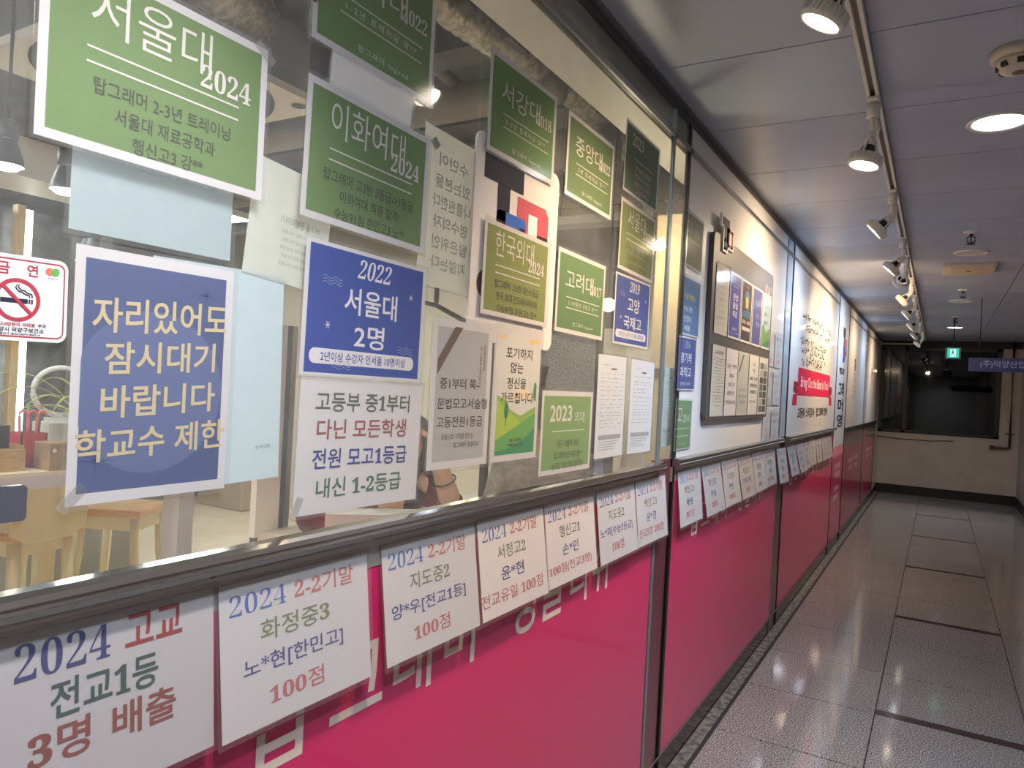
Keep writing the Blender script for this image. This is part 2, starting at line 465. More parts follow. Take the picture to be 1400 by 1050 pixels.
# ================================================================== THE SHOP FRONT (left wall)
# pink boards below the sill
SEC = [(-1.6, 2.435), (2.645, 4.70), (4.92, 7.38), (8.35, 10.35), (10.75, 12.5)]
PINK_TEXT = '탑그래머 잉글리쉬'
for i, (a, b) in enumerate(SEC):
    top = 1.115 if i < 3 else 0.93
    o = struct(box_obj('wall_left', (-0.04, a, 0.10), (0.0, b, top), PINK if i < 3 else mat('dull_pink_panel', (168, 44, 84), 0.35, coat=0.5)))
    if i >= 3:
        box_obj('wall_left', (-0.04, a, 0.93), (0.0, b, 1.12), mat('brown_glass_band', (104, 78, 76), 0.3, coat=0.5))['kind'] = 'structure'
    # pale letters on the board, mostly behind the sheets
    t = MB()
    LT = ink((222, 204, 190))
    if i == 0:
        for ch, yy in (('탑', 0.79), ('그', 0.955), ('래', 1.108), ('머', 1.265), ('잉', 1.535), ('글', 1.685), ('리', 1.845), ('쉬', 1.99)):
            V, F, x0, x1, y0, y1 = glyphs(ch, 0.012)
            write(t, ch, yy, 0.845 + (y0 + 0.1) * 0.165 + (y1 - y0) * 0.0825, (y1 - y0) * 0.165, LT, w=(x1 - x0) * 0.155, bold=0.012, x=0.0008)
    elif i == 1:
        for k, ch in enumerate('탑그래머 잉글리쉬'):
            if ch == ' ': continue
            yy = 2.95 + k * 0.158
            V, F, x0, x1, y0, y1 = glyphs(ch, 0.012)
            write(t, ch, yy, 0.865 + (y0 + 0.1) * 0.15 + (y1 - y0) * 0.075, (y1 - y0) * 0.15, LT, w=(x1 - x0) * 0.14, bold=0.012, x=0.0008)
    elif i == 2:
        for k, ch in enumerate('탑그래머 잉글리쉬'):
            if ch == ' ': continue
            V, F, x0, x1, y0, y1 = glyphs(ch, 0.012)
            write(t, ch, 5.2 + k * 0.2, 0.86 + (y0 + 0.1) * 0.15 + (y1 - y0) * 0.075, (y1 - y0) * 0.15, LT, w=(x1 - x0) * 0.16, bold=0.012, x=0.0008)
    else:
        for k, s in enumerate(('탑그래머', '잉글리쉬')):
            write(t, s, (a + b) / 2 - 0.2 + k * 0.6, 0.78, 0.05, LT, w=0.42, bold=0.01, x=0.0008)
            write(t, s[:3], (a + b) / 2 - 0.2 + k * 0.6, 0.69, 0.05, LT, w=0.3, bold=0.01, x=0.0008)
    z = t.build('board_lettering', o); z.matrix_parent_inverse = Matrix.Translation(o.location).inverted()

# sill: polished rail and steel strip under it, then the kick plate at the floor
for k, (a, b) in enumerate([(-1.6, 2.47), (2.62, 4.72), (4.90, 7.40)]):
    m = MB()
    prof = [(0.0, 1.168), (0.022, 1.168), (0.03, 1.173), (0.031, 1.180), (0.026, 1.184), (0.031, 1.189), (0.03, 1.196), (0.02, 1.2), (0.0, 1.2)]
    n = len(prof)
    V = [(p[0], a, p[1]) for p in prof] + [(p[0], b, p[1]) for p in prof]
    m.add(V, [tuple(range(n)), tuple(range(2 * n - 1, n - 1, -1))] + [(i, n + i, n + (i + 1) % n, (i + 1) % n) for i in range(n)], CHROME if k == 0 else STEEL)
    m.box((-0.04, a, 1.115), (0.002, b, 1.168), mat('pale_steel_strip', (206, 202, 196), 0.25, 0.45))
    struct(m.build('trim_1'))
struct(box_obj('trim_2', (-0.03, 8.30, 1.12), (0.02, 12.6, 1.165), mat('black_window_frame')))
m = MB()
m.box((-0.05, -1.6, 0.092), (0.006, 13.2, 0.104), CHROME)
m.box((-0.05, -1.6, 0.0), (-0.004, 13.2, 0.092), mat('dim_steel_kick', (118, 104, 110), 0.2, 0.9))
struct(m.build('trim_3'))

# window panes. 1 = the long pane of the first bay, 2 = the narrow side pane by the post, 5-7 = the tops
gz = 1.2
def pane(nm, a, b, z0, z1):
    return struct(box_obj(nm, (-0.007, a, z0), (-0.001, b, z1), GLASS))
pane('window_1', -1.6, 2.443, gz, 2.332)
pane('window_2', 2.467, 2.622, gz, 2.332)
pane('window_3', -1.6, 2.443, 2.35, 2.432)
pane('window_4', 2.467, 2.622, 2.35, 2.432)
# head rail (bright line), dark head trim and cove
m = MB()
for a, b in ((-1.6, 2.44), (2.467, 2.622), (2.645, 7.4), (8.35, 12.6)):
    m.box((-0.012, a, 2.332), (0.008, b, 2.35), STEEL)
struct(m.build('trim_4'))
m = MB()
m.box((-0.05, -1.6, 2.432), (0.006, 13.25, ZC), DARKTRIM)
m.box((-0.01, -1.6, 2.456), (0.016, 13.25, ZC - 0.001), mat('grey_cove', (104, 104, 108), 0.4))
struct(m.build('trim_5'))
# post beside the first bay: slim polished upright, steel infill tinted with a pink reflection low down, dark shadow gap
m = MB()
m.box((-0.007, 2.443, 0.104), (0.002, 2.467, 2.432), mat('blue_grey_post', (150, 160, 168), 0.42, 0.7))
struct(m.build('trim_6'))
INFILL = mat('pink_reflection_infill', (150, 84, 98), 0.25, 0.7)  # reflection of the pink boards is put into the steel colour
struct(box_obj('trim_7', (-0.03, 2.475, 0.104), (-0.004, 2.612, 1.2), INFILL))
m = MB()
m.box((-0.012, 2.622, 0.0), (0.003, 2.642, 2.432), mat('black_gap_profile', (26, 26, 28), 0.35, 0.2))
m.box((0.003, 2.638, 0.0), (0.004, 2.645, 2.432), STEEL)
struct(m.build('trim_8'))

# bays two and three and beyond: white film behind the glass
def film_wall(a, b, z0, z1, m_=None):
    return struct(box_obj('wall_left', (-0.012, a, z0), (-0.001, b, z1), m_ or WHITE_PANEL))
W2 = film_wall(2.645, 4.66, 1.2, 2.332)
film_wall(2.645, 4.66, 2.35, 2.432)
film_wall(4.70, 4.88, 1.2, 2.432, mat('blue_grey_upright_panel', (176, 186, 196), 0.25, coat=0.5))
W3 = film_wall(4.92, 7.38, 1.2, 2.432)
film_wall(7.40, 8.30, 0.10, 0.90, PINK)
film_wall(7.40, 8.30, 0.90, 1.0, mat('salmon_band', (222, 130, 140), 0.4))
W4 = film_wall(7.40, 8.30, 1.0, 2.432)
W5 = film_wall(8.35, 10.35, 1.165, 2.332)
W6 = film_wall(10.75, 12.5, 1.165, 2.332)
film_wall(8.35, 10.35, 2.35, 2.432)
film_wall(10.75, 12.5, 2.35, 2.432)
film_wall(10.40, 10.72, 1.165, 2.432, mat('blue_grey_upright_panel'))
film_wall(12.55, 13.28, 0.10, 2.432, mat('far_corner_panel', (196, 186, 170), 0.4))
film_wall(10.40, 10.72, 0.10, 1.12, INFILL)
film_wall(4.70, 4.90, 0.104, 1.12, INFILL)
m = MB()
for yy in (4.665, 4.888, 7.385, 8.31, 10.36, 10.73, 12.51):
    m.box((-0.03, yy, 0.0), (0.003, yy + 0.022, 2.432), mat('black_gap_profile') if yy in (4.888, 8.31, 12.51, 7.385) else STEEL)
struct(m.build('trim_10'))
def on(o, t, nm='lettering'):
    z = t.build(nm, o); z.matrix_parent_inverse = Matrix.Translation(o.location).inverted(); return z

BLK = ink((24, 24, 28)); RIB = mat('red_ribbon_print', (196, 24, 72), 0.45)
# bay three: a block of small black lines, a red ribbon and a line of large type
t = MB()
def jot(t, y0, y1, z, h, n, seed):
    """a line of print too small to read: rows of short strokes"""
    r = random.Random(seed); y = y0; st = (y1 - y0) / n
    for k in range(n):
        if r.random() < 0.2: continue
        for q in range(4):
            a = y0 + (k + r.random() * 0.6) * st; zz = z + (r.random() - 0.5) * h
            if r.random() < 0.5: t.flat([(a, zz), (a + st * 0.55, zz), (a + st * 0.55, zz + h * 0.14), (a, zz + h * 0.14)], 0.001, BLK)
            else: t.flat([(a, zz - h * 0.2), (a + st * 0.12, zz - h * 0.2), (a + st * 0.12, zz + h * 0.3), (a, zz + h * 0.3)], 0.001, BLK)
for k, (a, b, z) in enumerate(((5.35, 6.9, 2.02), (5.42, 6.85, 1.95), (5.3, 6.6, 1.85), (5.35, 6.5, 1.79), (5.6, 6.6, 1.73), (5.4, 6.4, 1.70))):
    jot(t, a, b, z, 0.045, 17, k)
t.flat([(5.28, 1.47), (6.95, 1.47), (6.95, 1.66), (5.28, 1.66)], 0.0012, RIB)
for s, yy in ((-1, 5.28), (1, 6.95)):
    P = [(yy, 1.47), (yy + s * 0.17, 1.50), (yy + s * 0.15, 1.56), (yy, 1.56)]
    t.flat(P if s > 0 else P[::-1], 0.001, mat('red_ribbon_fold', (150, 16, 52), 0.45))
    P = [(yy - s * 0.06, 1.47), (yy, 1.47), (yy + s * 0.14, 1.40), (yy + s * 0.14, 1.54), (yy, 1.53)]
    P = [(yy, 1.475), (yy + s * 0.16, 1.475), (yy + s * 0.19, 1.40), (yy + s * 0.02, 1.40)]
    t.flat(P if s > 0 else P[::-1], 0.0009, RIB)
write(t, 'Bring Out the Best in You!', 6.12, 1.555, 0.10, ink((240, 205, 214)), w=1.45, bold=0.006, x=0.002)
write(t, '고등부 스타강사 · 탑그래머 영어', 6.1, 1.345, 0.075, BLK, w=1.55, bold=0.015, x=0.001)
on(W3, t, 'wall_lettering')

def tp_mark(t, cy, cz, s, x=0.001, wk=1.0):
    """the black T, blue b and red P mark, s high"""
    K = ink((26, 28, 38)); B = ink((38, 60, 140)); RD = ink((196, 40, 60))
    def q(a, b, c, d, mm, dx=0.0):
        t.flat([(cy + a * s * wk, cz + b * s), (cy + c * s * wk, cz + b * s), (cy + c * s * wk, cz + d * s), (cy + a * s * wk, cz + d * s)], x + dx, mm)
    q(-0.42, 0.22, 0.12, 0.5, K); q(-0.24, -0.2, -0.06, 0.22, K)
    q(-0.24, -0.5, -0.06, -0.02, B, 0.0003); q(-0.06, -0.5, 0.16, -0.36, B); q(-0.06, -0.16, 0.16, -0.02, B); q(0.02, -0.36, 0.16, -0.16, B)
    q(0.04, -0.02, 0.18, 0.2, RD); q(0.04, 0.06, 0.42, 0.2, RD, 0.0002); q(0.3, -0.3, 0.42, 0.2, RD); q(0.16, -0.3, 0.42, -0.18, RD)

t = MB()
tp_mark(t, 7.95, 2.0, 0.34, wk=1.1)
for k, (s, h, z) in enumerate((('탑', 0.06, 1.74), ('그래', 0.14, 1.56), ('머', 0.13, 1.40), ('영', 0.13, 1.25))):
    write(t, s, 7.85, z, h, BLK, w=0.45, bold=0.02, x=0.001)
for k, (s, z) in enumerate((('탑그래머', 0.80), ('영문법', 0.72), ('전문학원', 0.58), ('상담문의', 0.50))):
    write(t, s, 7.85, z, 0.055, ink((236, 214, 206)), w=0.4, bold=0.01, x=0.001)
on(W4, t, 'wall_lettering')
for Wn, yc in ((W5, 9.1), (W6, 11.5)):
    t = MB(); tp_mark(t, yc, 1.86, 0.13, wk=1.6)
    for k in range(5): jot(t, yc - 0.12, yc + 0.12, 1.74 - 0.06 * k, 0.04, 3, 40 + k)
    on(Wn, t, 'wall_lettering')

# ================================================================== LIGHTS OF THE CORRIDOR
def aim(o, target):
    d = Vector(target) - Vector(o.location)
    o.rotation_euler = d.to_track_quat('-Z', 'Y').to_euler()

TRX = 0.605
m = MB()
for a, b in ((Y0 + 0.2, 12.6),):
    m.box((TRX - 0.018, a, ZC - 0.028), (TRX - 0.008, b, ZC - 0.0005), LAMPWHITE)
    m.box((TRX + 0.008, a, ZC - 0.028), (TRX + 0.018, b, ZC - 0.0005), LAMPWHITE)
    m.box((TRX - 0.018, a, ZC - 0.008), (TRX + 0.018, b, ZC - 0.0005), mat('track_channel', (150, 146, 140), 0.5))
tr = m.build('lighting_track')
tag(tr, 'long white ceiling track carrying the row of spotlights along the corridor', 'track')

WARM, COOL, NEUTRAL = (255, 222, 180), (208, 228, 255), (246, 240, 238)
def track_lamp(y, direction, tone, label, power, drop=0.12, cone=156):
    """track adapter, stem, swivel and ribbed lamp head; the head looks along direction"""
    t = empty('track_spotlight', (TRX, y, ZC - 0.028), label, 'spotlight', 'spotlights on the ceiling track')
    a = MB(); a.box((-0.014, -0.05, -0.008), (0.014, 0.05, -0.0008), LAMPWHITE); a.lathe([(0.02, -0.055), (0.021, -0.05), (0.021, -0.008)], LAMPWHITE, 20)
    a.build('track_adapter', t)
    d = Vector(direction).normalized()
    s = MB(); s.tube([(0, 0, -0.03), (0, 0, -drop + 0.015)], 0.009, LAMPWHITE, 10)
    s.tube([(0.014, 0, -drop + 0.06), (0.02, 0.02, -drop + 0.035), (0.012, 0.03, -drop + 0.005)], 0.003, LAMPWHITE, 6)
    s.box((-0.013, -0.006, -drop - 0.01), (0.013, 0.006, -drop + 0.06), LAMPWHITE)
    s.build('stem', t)
    k = MB(); Mk = Matrix.Translation((0, 0, -drop)) @ Matrix.Rotation(PI / 2, 4, 'X')
    k.lathe([(0.013, -0.014), (0.015, -0.012), (0.015, 0.012), (0.013, 0.014)], LAMPWHITE, 16, Mk); k.build('swivel_joint', t)
    Mh = Matrix.Translation((0, 0, -drop)) @ d.to_track_quat('-Z', 'Y').to_matrix().to_4x4()
    h = MB()
    h.lathe([(0.012, 0.0), (0.02, -0.01), (0.02, -0.03)], LAMPWHITE, 16, Mh)
    for j in range(4):
        w = PI / 4 + j * PI / 2; c, s_ = math.cos(w), math.sin(w)
        h.tube([(0.018 * c, 0.018 * s_, -0.02), (0.034 * c, 0.034 * s_, -0.06)], 0.004, LAMPWHITE, 6, Mh)
    h.lathe([(0.018, -0.03), (0.024, -0.05), (0.03, -0.062)], mat('dark_heat_sink', (44, 44, 50), 0.5), 20, Mh)
    prof = [(0.036, -0.058), (0.05, -0.066), (0.053, -0.09), (0.05, -0.099), (0.044, -0.099), (0.042, -0.092)]
    h.lathe(prof, LAMPWHITE, 40, Mh, caps=False)
    h.lathe([(0.001, -0.0585), (0.036, -0.058)], LAMPWHITE, 24, Mh, caps=False)
    for j in range(30):
        w = 2 * PI * j / 30
        h.box((-0.0012, 0.0505, -0.09), (0.0012, 0.0555, -0.067), LAMPWHITE, Mh @ Matrix.Rotation(w, 4, 'Z'))
    hd = h.build('lamp_head', t)
    q = MB(); q.lathe([(0.001, -0.093), (0.042, -0.093)], glow('lamp_face_' + ('warm' if tone is WARM else 'cool'), (255, 238, 214) if tone is WARM else (235, 244, 255), 14.0), 28, Mh, caps=False)
    q.build('lit_lens', hd)
    L = bpy.data.lights.new('spot_light', 'SPOT'); L.energy = power; L.color = lin(tone)[:3]
    L.spot_size = R(cone); L.spot_blend = 1.0; L.shadow_soft_size = 0.035
    lo = bpy.data.objects.new('spot_light', L); COL.objects.link(lo); lo.parent = t
    lo.matrix_local = Matrix.Translation(Vector((0, 0, -drop)) + d * 0.106) @ d.to_track_quat('-Z', 'Y').to_matrix().to_4x4()
    return t

LAMPS = [(0.45, (-0.5, 0.05, -1), NEUTRAL, 'white spotlight on the track above the viewer, out of the picture'),
         (1.78, (-0.5, 0.0, -1), WARM, 'nearest spotlight on the ceiling track, large warm round face seen from below'),
         (2.66, (-0.2, -0.1, -1), COOL, 'white ribbed spotlight hanging straight down, second along the ceiling track'),
         (3.84, (-0.8, 0.0, -0.72), WARM, 'spotlight turned to the notice board wall, third along the ceiling track'),
         (4.96, (-0.75, 0.0, -0.8), COOL, 'cool spotlight fourth along the ceiling track, turned to the wall'),
         (5.55, (-0.35, 0.75, -0.5), WARM, 'spotlight turned away down the corridor, fifth along the ceiling track'),
         (6.55, (-0.8, 0.0, -0.72), WARM, 'warm spotlight over the red ribbon panel, sixth along the track'),
         (7.6, (-0.8, 0.0, -0.72), COOL, 'cool spotlight facing the column panel, seventh along the track'),
         (8.8, (-0.8, 0.0, -0.72), WARM, 'warm spotlight beyond the column panel, eighth along the track'),
         (10.0, (-0.8, 0.0, -0.72), COOL, 'cool spotlight second from the far end of the track'),
         (11.3, (-0.8, 0.0, -0.72), WARM, 'farthest spotlight on the ceiling track, close to the end wall')]
for i, (y, d, tone, lab) in enumerate(LAMPS):
    track_lamp(y, d, tone, lab, TRACK_W * (0.8 if tone is COOL else 1.0) * (1.7 if i == 0 else 2.6 if i < 3 else 1.8 if i < 8 else 1.2), 0.045 if i == 1 else 0.12, 84 if i == 0 else 104 if i < 3 else 156)

def downlight(x, y, lab, lit, big=0.085):
    t = empty('recessed_downlight', (x, y, ZC), lab, 'downlight', 'recessed ceiling downlights')
    a = MB(); a.lathe([(big, -0.004), (big + 0.012, -0.008), (big + 0.016, -0.004), (big + 0.016, 0.002)], WHITE, 40, caps=False)
    a.lathe([(big, -0.004), (big - 0.004, -0.0015)], WHITE, 40, caps=False); a.build('trim_ring', t)
    b = MB(); b.lathe([(0.001, -0.002), (big, -0.002)], glow('downlight_lit', (240, 247, 255), 9.0) if lit else mat('unlit_lens', (206, 204, 198), 0.3), 40, caps=False)
    b.build('diffuser', t)
    if lit:
        L = bpy.data.lights.new('down_light', 'SPOT'); L.energy = DOWN_W; L.color = lin((226, 238, 255))[:3]; L.spot_size = R(150); L.spot_blend = 0.9; L.shadow_soft_size = 0.07
        lo = bpy.data.objects.new('down_light', L); COL.objects.link(lo); lo.parent = t; lo.location = (0, 0, -0.012)
downlight(0.975, 3.1, 'bright round white downlight nearest in the corridor ceiling', True)
downlight(0.975, 5.66, 'unlit round downlight just before the rectangular ceiling plate', False)
downlight(0.975, 8.25, 'unlit round downlight beyond the rectangular ceiling plate', False)
downlight(0.975, 11.0, 'lit round downlight farthest along the corridor, above the green exit sign', True)
downlight(0.975, 0.55, 'lit downlight above the viewer, out of the picture', True)
downlight(0.975, -1.6, 'added lit downlight behind the viewer, out of the picture', True)  # added behind the view so more light bounces onto the ceiling

def sprinkler(x, y, lab):
    t = empty('sprinkler_head', (x, y, ZC), lab, 'sprinkler', 'ceiling sprinklers')
    a = MB(); a.lathe([(0.012, -0.012), (0.04, -0.004), (0.042, 0.0)], WHITE, 24); a.build('escutcheon', t)
    D_ = mat('dark_bronze', (52, 48, 46), 0.4, 0.7)
    b = MB(); b.lathe([(0.009, -0.026), (0.009, -0.01)], D_, 12)
    for s in (-1, 1): b.tube([(0.006 * s, 0, -0.024), (0.02 * s, 0, -0.034), (0.02 * s, 0, -0.056), (0.004 * s, 0, -0.068)], 0.0035, D_, 6)
    b.tube([(0, 0, -0.026), (0, 0, -0.066)], 0.004, D_, 6); b.build('frame', t)
    c = MB(); c.lathe([(0.005, -0.066), (0.024, -0.07), (0.024, -0.073), (0.004, -0.073)], D_, 20); c.build('deflector', t)
sprinkler(0.955, 5.0, 'dark sprinkler head nearest on the ceiling, ahead of the rectangular plate')
sprinkler(0.975, 7.45, 'dark sprinkler head beyond the rectangular ceiling plate')
sprinkler(0.955, 9.65, 'dark sprinkler head farthest away, near the green exit sign')

t = empty('smoke_detector', (0.99, 2.5, ZC), 'cream round smoke detector on the ceiling at the right edge', 'smoke detector')
CR = mat('cream_plastic', (206, 196, 176), 0.5)
a = MB(); a.lathe([(0.066, -0.028), (0.072, -0.02), (0.074, 0.0)], CR, 36); a.build('base', t)
a = MB(); a.lathe([(0.03, -0.062), (0.046, -0.056), (0.056, -0.042), (0.062, -0.028)], CR, 36)
for k in range(8):
    w = 2 * PI * k / 8; a.box((0.046, -0.009, -0.052), (0.0575, 0.009, -0.038), mat('detector_slot', (58, 50, 44), 0.7), Matrix.Rotation(w, 4, 'Z'))
a.build('cover', t)
a = MB(); a.lathe([(0.012, -0.065), (0.018, -0.064), (0.018, -0.06)], mat('detector_button', (120, 108, 94), 0.5), 20); a.build('test_button', t)

t = empty('ceiling_plate', (0.98, 6.27, ZC), 'flat cream rectangular plate fixed to the ceiling past the downlight', 'ceiling vent')
a = MB(); a.box((-0.165, -0.2, -0.024), (0.165, 0.2, 0), CR); a.build('frame', t, 0.004)
a = MB(); a.box((-0.11, -0.14, -0.028), (0.11, 0.14, -0.024), mat('cream_plastic_insert', (196, 182, 150), 0.5)); a.box((-0.015, -0.006, -0.031), (0.015, 0.006, -0.028), BLACK); a.build('insert', t)

# green exit sign and blue hanging sign
t = empty('exit_sign', (0.955, 10.0, 2.02), 'small glowing green exit sign hanging at the far end', 'exit sign')
a = MB(); a.box((-0.08, -0.02, -0.015), (0.08, 0.02, 0.125), mat('exit_sign_case', (96, 100, 100), 0.5)); a.build('case', t)
a = MB(); a.box((-0.06, -0.0215, 0.0), (0.06, -0.0205, 0.11), glow('exit_green', (60, 190, 160), 0.5)); a.box((-0.03, -0.0225, 0.01), (0.03, -0.0216, 0.1), glow('exit_pale', (170, 245, 225), 0.7)); fa = a.build('lit_face', t)
a = MB()
G_ = ink((20, 120, 90))
def fl(P): a.add([(p[0], -0.0232, p[1]) for p in P], [tuple(range(len(P)))], G_)
fl([(-0.004 + 0.008 * math.cos(k), 0.085 + 0.008 * math.sin(k)) for k in [i * PI / 6 for i in range(12)]])
fl([(-0.012, 0.05), (0.006, 0.05), (0.006, 0.075), (-0.01, 0.075)]); fl([(-0.012, 0.05), (-0.024, 0.022), (-0.018, 0.02), (-0.004, 0.05)]); fl([(0.0, 0.05), (0.012, 0.034), (0.008, 0.018), (0.014, 0.018), (0.019, 0.036), (0.006, 0.052)])
a.build('running_figure', fa)
a = MB(); a.tube([(0, 0, 0.125), (0, 0, ZC - 2.02)], 0.006, BLACK, 8); a.build('hanger_rod', t)

t = empty('hanging_sign', (1.44, 8.0, 1.785), 'dark blue hanging sign with pale lettering at the right edge', 'sign')
a = MB(); a.box((-0.38, -0.02, 0), (0.38, 0.02, 0.125), mat('navy_sign_board', (28, 44, 110), 0.4)); a.build('board', t)
a = MB(); V_, F_, *_b = glyphs('(주)덕양산업', 0.004)
write(a, '(주)덕양산업', 0, 0, 0.075, ink((150, 160, 196)), w=0.34, bold=0.006)
z = a.build('lettering', t); z.rotation_euler = (0, 0, -PI / 2); z.location = (-0.12, -0.0205, 0.065)
for s in (-0.3, 0.3):
    a = MB(); a.tube([(s, 0, 0.125), (s, 0, ZC - 1.785)], 0.004, BLACK, 6); a.build('hanger_wire', t)

# pipe on the end wall and a cable under the window
PM = mat('dark_pipe', (84, 78, 72), 0.4, 0.4)
a = MB(); a.tube([(1.78, Y1 - 0.045, ZC - 0.002), (1.78, Y1 - 0.045, 0.9), (1.772, Y1 - 0.045, 0.868), (1.755, Y1 - 0.045, 0.86), (1.56, Y1 - 0.045, 0.86)], 0.018, PM, 10)
a.box((1.72, Y1 - 0.05, 1.065), (1.84, Y1 - 0.001, 1.085), PM); a.box((1.765, Y1 - 0.05, 2.0), (1.795, Y1 - 0.001, 2.02), PM); a.lathe([(0.028, -0.03), (0.028, 0.03)], PM, 14, Matrix.Translation((1.56, Y1 - 0.045, 0.86)) @ Matrix.Rotation(PI / 2, 4, 'Y'))
tag(a.build('water_pipe'), 'dark pipe running down the far end wall and turning left', 'pipe')
a = MB(); a.tube([(-0.02 + 0.09 * k, Y1 - 0.008, 0.905 - 0.02 * math.sin(PI * k / 12) + 0.005 * math.sin(k * 1.3)) for k in range(13)], 0.006, BLACK, 6)
tag(a.build('loose_cable'), 'thin dark cable sagging below the dark end window', 'cable')

# ================================================================== SHEETS ON THE FIRST BAY
green_a('large green 2024 notice topmost on the left, its last line ending in two asterisks', 0.545, 1.786, R(0.3), '서울대', '2024',
        '탑그래머 2-3년 트레이닝', '서울대 재료공학과', '행신고3 강**', lw=(0.61, 0.45, 0.32), x=0.006, hw=0.52, hu=0.44, tapes=((0.03, 0.97, 0.6), (0.98, 0.97, -0.6)))
sheet('corner of a green notice at the top edge, above the large left green notice', 0.63, 2.105, A4W, A4H, 0, 0, 0.004, print_=GREEN, inset=(0.035, 0.05), group='green result notices on the glass')
green_b('green notice with 2022 cut by the top edge of the photo, lower line reading legend', 0.92, 2.052, 0, '고려대', '2022', '1-2년 트레이닝 박**', g=GREEN)
sheet('empty clear plastic sleeve tucked behind the green notice with a bright lamp reflection', 0.913, 1.832, 0.2, 0.24, R(-3), 0, 0.0015, page=(208, 208, 216), fac=0.5, name='empty_sleeve')
green_a('green notice in mid-left with four-letter heading, 2024 and an exclamation mark', 0.917, 1.783, R(-1.0), '이화여대', '2024',
        '탑그래머 고3반 3등급->1등급', '이화여대 최종 합격!', '수능91점 한민고3 노**', lw=(0.73, 0.49, 0.58), x=0.006, hw=0.60, hu=0.47, w=0.3, h=0.212)
blue_notice('large blue notice with italic 2022, heading and a pale pill at its foot', 0.929, 1.544, R(-0.6), '2022', '서울대', '2명', '2년이상 수강자 인서울 10명이상', x=0.006)
GR_, RD_, BL_, GN_ = (96, 104, 92), (158, 92, 92), (62, 74, 142), (84, 118, 98)
sheet('white notice under the large blue one, four lines in grey, red, blue and green', 0.933, 1.33, 0.30, 0.212, R(-0.9), 0, 0.006, tapes=((0.02, 0.06, 1.2),), group='white notices on the glass', texts=[
    (serif('고등부 중1부터'), 0.495, 0.83, 0.15, 0.77, GR_, {'bold': 0.012}), ('다닌 모든학생', 0.495, 0.625, 0.15, 0.73, RD_, {'bold': 0.012}),
    (serif('전원 모고1등급'), 0.495, 0.405, 0.15, 0.77, BL_, {'bold': 0.012}), (serif('내신 1-2등급'), 0.495, 0.185, 0.15, 0.69, GN_, {'bold': 0.012})])

def ribbon_shapes(t, w, h):
    t.flat([(-0.41 * w, 0.235 * h), (-0.41 * w, 0.13 * h), (-0.03 * w, 0.46 * h), (-0.16 * w, 0.46 * h)], 0.0004, ink((112, 94, 84)))
TX = (96, 92, 90)
sheet('grey portrait notice with a brown diagonal band and vertical small capitals', 1.215, 1.417, 0.213, 0.292, 0, 0, 0.006, print_=(188, 188, 188), inset=(0.075, 0.05), shapes=ribbon_shapes,
      sleeve=0.008, group='portrait notices on the glass', texts=[
    ('중1부터 쭉-', 0.46, 0.575, 0.075, 0.64, TX, {'bold': 0.012}), ('문법모고서술형', 0.53, 0.44, 0.075, 0.83, TX, {'bold': 0.008}), ('고등전원1등급', 0.50, 0.315, 0.075, 0.76, TX, {'bold': 0.008}),
    ('믿음으로 기적을 만드는', 0.47, 0.215, 0.04, 0.53, TX, {}), ('탑그래머 영글리쉬', 0.62, 0.155, 0.038, 0.43, TX, {}),
    ('탑그래머 MIRACLE', 0.80, 0.70, 0.026, 0.40, TX, {'rot': -PI / 2, 'part': 'vertical_print'}), ('CHALLENGE', 0.865, 0.77, 0.026, 0.26, TX, {'rot': -PI / 2, 'part': 'vertical_print'})])

def hill_shapes(t, w, h):
    def P(pts): return [((u - 0.5) * w, (v - 0.5) * h) for u, v in pts]
    def curve(f, col, x):
        top = [(0.07 + 0.86 * k / 16, f(k / 16)) for k in range(17)]
        t.flat(P([(0.93, 0.05)] + top[::-1] + [(0.07, 0.05)])[::-1] if False else P([(0.07, 0.05), (0.93, 0.05)] + top[::-1]), x, ink(col))
    curve(lambda s: 0.34 + 0.18 * abs(s - 0.6) + 0.05 * (s < 0.3), (150, 190, 92), 0.00022)
    curve(lambda s: 0.46 - 0.28 * s if s < 0.75 else 0.25, (176, 204, 78), 0.0003)
    curve(lambda s: 0.16 + 0.2 * s, (108, 176, 96), 0.00038)
    curve(lambda s: 0.08 + 0.16 * s * s, (64, 150, 104), 0.00046)
    for (u, v, rx, ry, c) in ((0.27, 0.38, 0.045, 0.062, (60, 128, 76)), (0.90, 0.53, 0.04, 0.075, (74, 146, 90))):
        t.flat(P([(min(u + rx * math.cos(2 * PI * k / 20), 0.93), v + ry * math.sin(2 * PI * k / 20)) for k in range(20)]), 0.0005, ink(c))
    t.flat(P([(0.262, 0.27), (0.278, 0.27), (0.278, 0.36), (0.262, 0.36)]), 0.00048, ink((70, 100, 60)))
    t.flat(P([(0.07 + 0.86 * (0.5 + 0.5 * math.cos(a)) * 0.55 + 0.3, 0.46 + 0.1 * math.sin(a)) for a in [PI * k / 12 for k in range(13)]]), 0.0002, ink((246, 228, 196)))
    t.flat(P([(0.07, 0.945), (0.07, 0.915), (0.2, 0.93), (0.22, 0.945)]), 0.0003, ink((244, 204, 120)))
    t.flat(P([(0.7, 0.945), (0.76, 0.90), (0.93, 0.92), (0.93, 0.945)]), 0.0003, ink((244, 204, 120)))
DK = (60, 56, 54)
